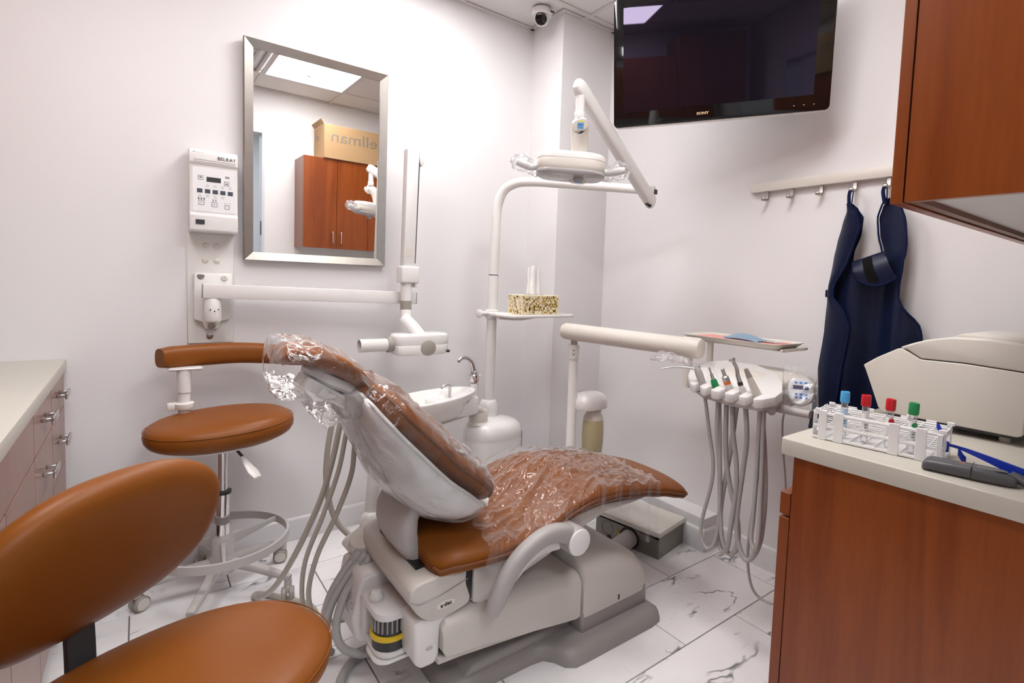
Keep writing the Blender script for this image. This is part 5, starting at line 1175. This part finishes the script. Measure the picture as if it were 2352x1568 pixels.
bm = B(); tube(bm, [M @ Vector((0, 0, .050)), M @ Vector((0, .001, .074)), M @ Vector((.0, .005, .098)), M @ Vector((-.002, .002, .124))], [.0082, .0070, .0062, .0058], 14, 4); cyl(bm, M @ Vector((-.009, -.005, .128)), M @ Vector((.011, .004, .132)), .0066, 12, .001); obj('neck', bm, M_nickel, t)
hp_thing(4, 'long beige tapered handpiece with a grey tip, rightmost in the holder', [('body', [(.012, -.014), (.0135, .004), (.0115, .03), (.0085, .062)], M_cream), ('tip', [(.0085, .062), (.0065, .080), (.005, .086), (.0035, .0862)], M_taupe)],
    [(1.605, .928, .76), (1.61, .930, .62), (1.615, .935, .50), (1.61, .935, .43), (1.60, .915, .40), (1.595, .90, .45), (1.60, .905, .60), (1.605, .915, .872)], .0075, (-.03, .022))

# ------------------------------------------------------------------ tray with paper and mask
tx, ty, tz0 = 1.915, 1.215, 1.047
t = thing('instrument_tray', (tx, ty, tz0), 'cream plastic tray on the delivery unit stem', 'tray')
def trayring(a, b, z, n=8): return [Vector((tx+x, ty+y, z)) for x, y in rpoly(-a, a, -b, b, .03, 4)]
bm = B(); loft(bm, [trayring(.082, .205, tz0), trayring(.088, .211, tz0+.006), trayring(.098, .221, tz0+.017), trayring(.103, .226, tz0+.019), trayring(.103, .226, tz0+.021), trayring(.097, .220, tz0+.0205), trayring(.090, .213, tz0+.014), trayring(.086, .209, tz0+.013)]); obj('dish', bm, M_cream, t, 30)
bm = B(); box(bm, tx-.07, tx+.07, ty-.235, ty+.12, tz0-.006, tz0-.001, .002, 1); box(bm, tx-.09, tx+.10, ty-.232, ty-.222, tz0-.006, tz0+.004, .002, 1); obj('rack', bm, M_cream, t, 30)
bm = B()
def liner(u, v): return Vector((tx-.066+u*.132, ty-.185+v*.37, tz0+.0136+.0015*(1+mnoise.noise(Vector((u*5, v*9, 0))))))
bm = sheet('', liner, 10, 20); tag(obj('paper_liner', bm, M_pink, None), 'pink paper liner lying in the cream tray', 'paper')
def mask(u, v):
    x = tx-.045+u*.085; y = ty-.11+v*.17; return Vector((x+.02*(v-.5), y, tz0+.016+.024*math.sin(math.pi*u)*math.sin(math.pi*min(1, v*1.02))*(.6+.4*v)+.006*abs(math.sin(u*14+v*3))))
bm = sheet('', mask, 26, 30); bmesh.ops.solidify(bm, geom=bm.faces[:], thickness=.0015); tag(obj('face_mask', bm, M_mask, None, 60), 'crumpled light blue disposable face mask lying on the tray', 'mask')
def pouch(u, v):
    return Vector((tx-.02+u*.06, ty-.165+v*.10, tz0+.018+.003*mnoise.noise(Vector((u*4, v*4, 3)))+.004*v))
bm = sheet('', pouch, 8, 10); bmesh.ops.solidify(bm, geom=bm.faces[:], thickness=.001); tag(obj('paper_pouch', bm, M_paper, None, 60), 'small white paper pouch beside the mask on the tray', 'pouch')

# ================================================================== FLOOR JUNCTION BOX
jc = Vector((1.955, 1.742, 0)); JR = 10.2
t = thing('junction_box', tuple(jc), 'steel floor utility box with a cream lid behind the chair foot', 'utility box')
def jo(name, bm, mat, sm=40): rotz(list(bm.verts), jc, JR); return obj(name, bm, mat, t, sm)
M_gal = plain('worn_steel', (.27, .25, .225), .42, metal=.6, var=.12, scale=12)
hx_, hy2, hh = .118, .182, .108
bm = B()
box(bm, jc.x-hx_, jc.x+hx_, jc.y-hy2, jc.y+hy2, .0005, .004); box(bm, jc.x-hx_, jc.x+hx_, jc.y-hy2, jc.y-hy2+.003, .004, hh); box(bm, jc.x-hx_, jc.x+hx_, jc.y+hy2-.003, jc.y+hy2, .004, hh); box(bm, jc.x+hx_-.003, jc.x+hx_, jc.y-hy2+.003, jc.y+hy2-.003, .004, hh)
jo('case', bm, M_gal, 0)
bm = B(); prism(bm, [(jc.y-hy2+.003, .004), (jc.y+hy2-.003, .004), (jc.y+hy2-.003, hh-.012), (jc.y-hy2+.003, hh-.016)], jc.x-hx_, jc.x-hx_+.003, 'x'); jo('front_plate', bm, M_gal, 0)
bm = B(); rings = [[Vector((jc.x+x, jc.y+y, z)) for x, y in rpoly(-hx_-.012, hx_+.006, -hy2-.008, hy2+.008, .012, 3)] for z in (hh+.001, hh+.004, hh+.018, hh+.0215)]
rings[3] = [Vector((jc.x+(v.x-jc.x)*.98, jc.y+(v.y-jc.y)*.985, v.z)) for v in rings[3]]; loft(bm, rings); jo('lid', bm, M_cream, 40)
bm = B(); lathe(bm, [(.034, 0), (.034, .001), (.0325, .001), (.0325, 0)], seg=26, M=axisM((jc.x-hx_, jc.y+.11, .055), (-1, 0, 0)), cap=False); jo('knockout', bm, M_dark)
bm = B(); box(bm, jc.x-hx_-.001, jc.x-hx_, jc.y+.085, jc.y+.11, .004, .022); jo('slot', bm, M_black, 0)
bm = B(); tube(bm, [(1.60, 1.62, .05), (1.72, 1.66, .052), (1.86, 1.70, .052)], .042, 24, 3); obj('conduit', bm, M_greyl, t)
bm = B(); lathe(bm, [(.052, 0), (.052, .003)], seg=26, M=axisM((1.835, 1.695, .054), (-1, -.22, 0))); obj('conduit_hole', bm, M_black, t)
bm = B(); tube(bm, [(1.838, 1.775, .07), (1.825, 1.755, .045), (1.82, 1.735, .03)], .004, 8, 3); obj('wire', bm, M_yel, t)

# ================================================================== COAT RAIL AND LEAD APRON
t = thing('coat_rail', (XB-.02, 1.04, 1.66), 'white wall rail with a row of steel coat hooks', 'coat rack')
bm = B(); box(bm, XB-.028, XB-.001, .66, 1.389, 1.703, 1.744, .003, 2); obj('rail', bm, M_cream, t, 40)
for y in (1.308, 1.193, 1.068, .937, .817):
    bm = B(); x1 = XB-.012; prism(bm, [(x1, 1.704), (x1-.006, 1.704), (x1-.006, 1.672), (x1-.012, 1.668), (x1-.034, 1.668), (x1-.037, 1.674), (x1-.040, 1.674), (x1-.042, 1.664), (x1-.036, 1.660), (x1-.010, 1.660), (x1, 1.668)], y-.008, y+.008, 'y', .0015, 1); obj('hook', bm, M_steel, t, 40)
t = thing('lead_apron', (2.18, .85, .66), 'navy blue lead x-ray apron hanging from two hooks of the wall rail', 'apron')
YL = [(.62, 1.045), (.807, 1.027), (.945, 1.015), (1.108, 1.0), (1.285, .995), (1.40, .982), (1.458, .973), (1.53, .958), (1.60, .942), (1.612, .936)]
YR_ = [(.62, .69), (.80, .675), (1.00, .664), (1.09, .662), (1.125, .664), (1.155, .672), (1.18, .688), (1.20, .706), (1.225, .725), (1.255, .737), (1.30, .737), (1.36, .731), (1.45, .727), (1.53, .736), (1.576, .752), (1.61, .785), (1.622, .805)]
IL = [(1.39, .908), (1.42, .907), (1.488, .886), (1.554, .882), (1.59, .905), (1.612, .930)]
IR = [(1.39, .815), (1.42, .808), (1.486, .826), (1.551, .833), (1.59, .824), (1.622, .808)]
def fold(y, z): return .018*math.sin((y-.70)*38+ (z-1.1)*1.6) + .012*math.sin((y-.8)*19-z*2) + .006*mnoise.noise(Vector((y*12, z*4, 1)))
def apron_sheet(fa, fb, z0, z1, nu, nv, xo, amp=1.0, th=.006):
    bm = sheet('', lambda u, v: Vector((min(XB-.012, xo-amp*fold(fa(z0+v*(z1-z0))*(1-u)+fb(z0+v*(z1-z0))*u, z0+v*(z1-z0))), fa(z0+v*(z1-z0))*(1-u)+fb(z0+v*(z1-z0))*u, z0+v*(z1-z0))), nu, nv)
    bmesh.ops.solidify(bm, geom=bm.faces[:], thickness=th); return bm
bm = apron_sheet(lambda z: interp(z, YR_), lambda z: interp(z, YL), .64, 1.39, 60, 50, 2.180)
b2 = apron_sheet(lambda z: interp(z, YR_), lambda z: interp(z, IR), 1.385, 1.622, 14, 24, 2.178, .6); merge(bm, b2)
b2 = apron_sheet(lambda z: interp(z, IL), lambda z: interp(z, YL), 1.385, 1.612, 14, 24, 2.178, .6); merge(bm, b2)
bod = obj('apron_body', bm, M_navy, t, 60)
FE = [(.70, .930), (.832, .925), (.963, .917), (1.136, .897), (1.185, .916), (1.25, .966), (1.285, .965), (1.387, .922), (1.45, .905), (1.519, .886), (1.57, .900), (1.608, .932)]
def flap(u, v):
    z = .70+v*.908; a, b = interp(z, FE), interp(z, YL)+.004; y = a*(1-u)+b*u
    return Vector((2.150+.030*u*u-.012*math.sin(math.pi*u)+.006*math.sin(z*14)*(1-u), y, z))
bm = sheet('', flap, 14, 60); bmesh.ops.solidify(bm, geom=bm.faces[:], thickness=.005); obj('front_flap', bm, M_navy, t, 60)
bm = B(); tube(bm, [flap(0, k/50) for k in range(51)], .0055, 10, 1); obj('flap_binding', bm, M_navy2, t)
bm = B(); tube(bm, [Vector((2.178-fold(interp(z, YR_), z)*(1 if z < 1.39 else .6), interp(z, YR_), z)) for z in [.66+k*.0192 for k in range(51)]], .0042, 8); obj('edge_binding', bm, M_navy2, t)
bm = B(); tube(bm, [Vector((2.172, interp(z, IR), z)) for z in [1.40+k*.0222 for k in range(11)]], .0035, 8); obj('neck_binding', bm, M_navy2, t)
def collar(u, v):
    a = u; top = Vector((2.150, .905*(1-a)+.792*a, 1.385+.04*a)); bot = Vector((2.128, .868*(1-a)+.737*a, 1.315-.025*math.sin(math.pi*a)+.012*a))
    return top*(1-v)+bot*v+Vector((-.018*math.sin(math.pi*v), 0, 0))
bm = sheet('', collar, 18, 12); bmesh.ops.solidify(bm, geom=bm.faces[:], thickness=.006); obj('collar', bm, M_navy, t, 60)
bm = B(); tube(bm, [collar(k/20, 1) for k in range(21)], .004, 8); obj('collar_binding', bm, M_navy2, t)
def vel(u, v): return collar(.34+u*.27, .06+v*.82)+Vector((-.0035, 0, 0))
bm = sheet('', vel, 6, 8); bmesh.ops.solidify(bm, geom=bm.faces[:], thickness=.002); obj('velcro_patch', bm, M_velcro, t, 60)
for y, yb in ((.937, .938), (.817, .812)):
    bm = B(); tube(bm, [(2.172, yb, 1.60), (2.172, y+.004, 1.645), (2.176, y, 1.668), (2.184, y-.003, 1.672), (2.186, y-.004, 1.65), (2.18, yb-.004, 1.60)], .005, 8, 4, flat=(.4, 1.4)); obj('hanging_loop', bm, M_navy2, t)
bm = B(); box(bm, 2.165, 2.18, .975, 1.004, 1.245, 1.275, .003, 1); obj('side_tab', bm, M_navy2, t)

# ================================================================== RIGHT WORKTOP ITEMS
# bench steriliser
t = thing('steriliser', (1.82, .44, .914), 'cream bench top steriliser with a rounded lid on the right worktop', 'steriliser')
X0, X1 = 1.632, 2.02
sidep = [(.634, 1.062), (.628, 1.050), (.606, .995), (.588, .948), (.575, .938), (.285, .938), (.275, .944), (.272, 1.092), (.40, 1.098), (.495, 1.096), (.50, 1.099), (.535, 1.118), (.548, 1.120), (.60, 1.088)]
bm = B(); prism(bm, sidep, X0, X1, 'x', .006, 3); obj('body', bm, M_cream, t, 40)
lid = [(.272, 1.0945), (.40, 1.1005), (.494, 1.0985), (.530, 1.120), (.546, 1.123), (.515, 1.138), (.482, 1.151), (.435, 1.162), (.36, 1.165), (.272, 1.158)]
bm = B(); prism(bm, lid, X0+.001, X1-.001, 'x', .008, 3); ld = obj('lid', bm, M_cream, t, 40)
bm = B(); prism(bm, [(.44, 1.160), (.42, 1.172), (.30, 1.172), (.28, 1.158)], X0+.05, X1-.05, 'x', .005, 2); obj('lid_rise', bm, M_cream, ld, 40)
bm = B(); prism(bm, [(.278, .930), (.57, .930), (.57, .939), (.278, .939)], X0+.01, X1-.01, 'x'); obj('underside', bm, M_dark, t, False)
for x in (X0+.045, X1-.045):
    for y in (.315, .545):
        bm = B(); lathe(bm, [(.011, .9145), (.014, .934)], (x, y, 0), 18); obj('foot', bm, M_cream, t)
# test tube rack
F0 = Vector((1.276, .598, .9145)); dl = Vector((.033, -.257, 0)).normalized(); dw = Vector((-dl.y, dl.x, 0)).normalized()
if dw.x < 0: dw = -dw
RM = basis(F0, dl, dw, (0, 0, 1)); RL, RW, RH = .256, .104, .068
t = thing('test_tube_rack', tuple(F0+dl*RL/2+dw*RW/2), 'white plastic test tube rack near the edge of the right worktop', 'test tube rack')
def rk(name, boxes, bev=.0008):
    bm = B()
    for q in boxes: box(bm, *q, bev, 1)
    xform(bm.verts, RM); return obj(name, bm, M_rack, t, 30)
for zt in (.004, .032, .062):
    bx = [(0, RL, 0, .0025, zt-.003, zt+.003), (0, RL, RW-.0025, RW, zt-.003, zt+.003)]
    for k in range(11): bx.append((k*(RL-.0025)/10, k*(RL-.0025)/10+.0025, .0025, RW-.0025, zt-.0015, zt+.0015))
    for k in range(1, 5):
        y = k*RW/5
        if zt != .004: bx.append((0, RL, y-.001, y+.001, zt-.0015, zt+.0015))
    if zt == .004: bx.append((0, RL, .0025, RW-.0025, zt-.003, zt-.001))
    rk('tier', bx)
for x0, x1 in ((.012, .030), (.046, .066), (.158, .178), (.208, .228), (.246, .256)):
    for y0 in (-.0022, RW): rk('post', [(x0, x1, y0, y0+.0022, 0, RH+.002 if x0 != .246 else RH-.004)])
for x in (-.0022, RL): rk('end_plate', [(x, x+.0022, .004, .028, 0, RH), (x, x+.0022, RW-.028, RW-.004, 0, RH), (x, x+.0022, .028, RW-.028, .0, .012), (x, x+.0022, .028, RW-.028, .026, .040), (x, x+.0022, .028, RW-.028, .054, .066)])
for x, y in ((.003, .0), (.003, RW-.005), (RL-.008, .0), (RL-.008, RW-.005), (.09, RW-.003), (.17, RW-.003)): rk('tab', [(x, x+.014, y, y+.004, RH-.002, RH+.006)], .001)
tubes = [(.548, M_blue, 'light blue', 'leftmost'), (.505, M_red, 'red', 'beside the light blue one'), (.455, M_red, 'red', 'beside the green one'), (.412, M_green, 'green', 'rightmost')]
for k, (y, cm, cn, wh) in enumerate(tubes):
    yy = [.548, .502, .453, .409][k]; c = Vector((1.322+.003*k, yy, .9185)); tl = Vector(((-.02, -.012, .02, .03)[k]*.4, (.0, .01, -.01, -.02)[k]*.5, 1)).normalized()
    t = thing('test_tube', tuple(c), 'glass test tube with %s cap, %s in the rack' % (cn, wh), 'test tube', 'test tubes in the white rack'); M = axisM(c, tl)
    bm = B(); lathe(bm, [(.002, .0006), (.0055, .002), (.0074, .007), (.0076, .012), (.0076, .088), (.0068, .088), (.0066, .012), (.001, .0025)], seg=20, M=M, cap=False); gt = obj('tube', bm, M_tube, t)
    bm = B(); lathe(bm, [(.0086, .086), (.0101, .088), (.0104, .090), (.0101, .110), (.0095, .1125), (.0075, .1125), (.006, .109), (.001, .1085)], seg=24, M=M); obj('cap', bm, cm, t)
    bm = B(); lathe(bm, [(.00785, .03), (.00785, .072)], seg=20, M=M, cap=False)
    dv = bm.verts; kill = [f for f in bm.faces if (f.calc_center_median()-c).dot(Vector((.7, .7, 0))) > .001]; bmesh.ops.delete(bm, geom=kill, context='FACES'); lb = obj('label', bm, M_paper if k else plain('pale_blue_label', (.55, .7, .85), .6), t)
    if k >= 2:
        bm = B(); nrm = Vector((-.72, -.69, 0)).normalized(); sx = Vector((.69, -.72, 0)); m2 = basis(M @ Vector((0, 0, .064))+nrm*.0081, sx, (0, 0, 1), nrm); prism(bm, [(-.006, -.002), (-.001, -.0065), (.006, -.002), (.006, .003), (.001, .006), (-.005, .003)], 0, .0006, 'z'); xform(bm.verts, m2); obj('label_mark', bm, cm, t, False)
    for j in range(3):
        bm = B(); nrm = Vector((-.72, -.69, 0)).normalized(); sx = Vector((.69, -.72, 0)); m2 = basis(M @ Vector((0, 0, .050-.006*j))+nrm*.0081, sx, (0, 0, 1), nrm); box(bm, -.004, .003-j*.001, -.0008, .0008, 0, .0004); xform(bm.verts, m2); obj('label_line', bm, M_print, t, False)
# grey hand tool
a = Vector((1.262, .362, .9145)); b = Vector((1.283, .215, .9145)); d = (b-a).normalized(); sd = Vector((-d.y, d.x, 0)); L = (b-a).length; TMx = basis(a, d, sd, (0, 0, 1))
t = thing('curing_light', tuple((a+b)/2), 'dark grey hand held plastic device lying in front of the tube rack', 'device')
bm = B(); rings = []
for s, w, h in ((0, .019, .014), (.004, .0225, .020), (.012, .0235, .0235), (.05, .0235, .0245), (.088, .0235, .0255), (.11, .0225, .026), (.13, .018, .022), (.142, .0115, .016), (.147, .007, .011)):
    ring = []
    for k in range(24):
        q = 2*math.pi*k/24; c, s2 = math.cos(q), math.sin(q); ring.append(TMx @ Vector((s, math.copysign(abs(c)**.5, c)*w, h/2+.0008+math.copysign(abs(s2)**.6, s2)*h/2)))
    rings.append(ring)
loft(bm, rings); dvb = obj('body', bm, M_gun, t, 50)
bm = B(); lathe(bm, [(.001, .0), (.6, .0012), (1.0, .0)], seg=28, M=TMx @ Matrix.Translation((.108, 0, .0262)), sx=.024, sy=.0135); obj('thumb_rest', bm, plain('gunmetal_gloss', (.11, .11, .12), .2), dvb)
bm = B(); box(bm, .0785, .0797, -.0237, .0237, .004, .0262); xform(bm.verts, TMx); obj('split_line', bm, M_black, dvb, False)
bm = B(); prism(bm, [(.058, .003), (.066, .007), (.068, .002), (.060, -.001)], .0252, .0258, 'z'); xform(bm.verts, TMx); obj('orange_mark', bm, M_orange, dvb, False)
bm = B(); tube(bm, [TMx @ Vector((.136, .016, .016)), TMx @ Vector((.15, .012, .013)), TMx @ Vector((.160, .004, .009))], [.010, .010, .007], 12, 3); obj('nose', bm, M_gun, t)
# blue protective glasses, mostly out of frame
t = thing('safety_glasses', (1.33, .24, .9145), 'royal blue plastic safety glasses behind the dark grey device', 'glasses')
def ribbon(name, pts, hs, th=.0022):
    P = catmull(pts, 6); H_ = lerp_list(hs, len(P)); bm = B(); rings = []
    for i, p in enumerate(P):
        T = (P[min(i+1, len(P)-1)]-P[max(i-1, 0)]).normalized(); s_ = Vector((-T.y, T.x, 0)).normalized()*th; u = Vector((0, 0, H_[i]/2))
        rings.append([p-s_-u, p+s_-u, p+s_+u, p-s_+u])
    loft(bm, rings); return obj(name, bm, M_royal, t, 50)
hg = Vector((1.352, .350, .947))
ribbon('temple', [(1.352, .352, .951), (1.35, .325, .950), (1.335, .28, .945), (1.31, .22, .937), (1.275, .15, .930)], [.005, .006, .012, .020, .026])
ribbon('temple_tip', [(1.345, .325, .942), (1.342, .318, .934), (1.345, .312, .926)], [.012, .016, .018])
bm = B(); v = box(bm, -.006, .006, -.006, .006, -.012, .010, .002, 1); xform(v, Matrix.Translation(hg) @ Matrix.Rotation(R(12), 4, 'Z')); obj('hinge', bm, M_royal, t, 40)
ribbon('brow_arm', [(1.352, .355, .956), (1.356, .362, .972), (1.362, .370, .986)], [.012, .012, .008], .003)
ribbon('far_temple', [(1.305, .225, .925), (1.29, .19, .920), (1.27, .15, .9175)], [.006, .005, .005], .003)
bm = sheet('', lambda u, v: Vector((1.362+.012*math.sin(u*3), .350+.05*u, .918+v*.034)), 8, 4); bmesh.ops.solidify(bm, geom=bm.faces[:], thickness=.0012); obj('lens', bm, M_tube, t, 50)
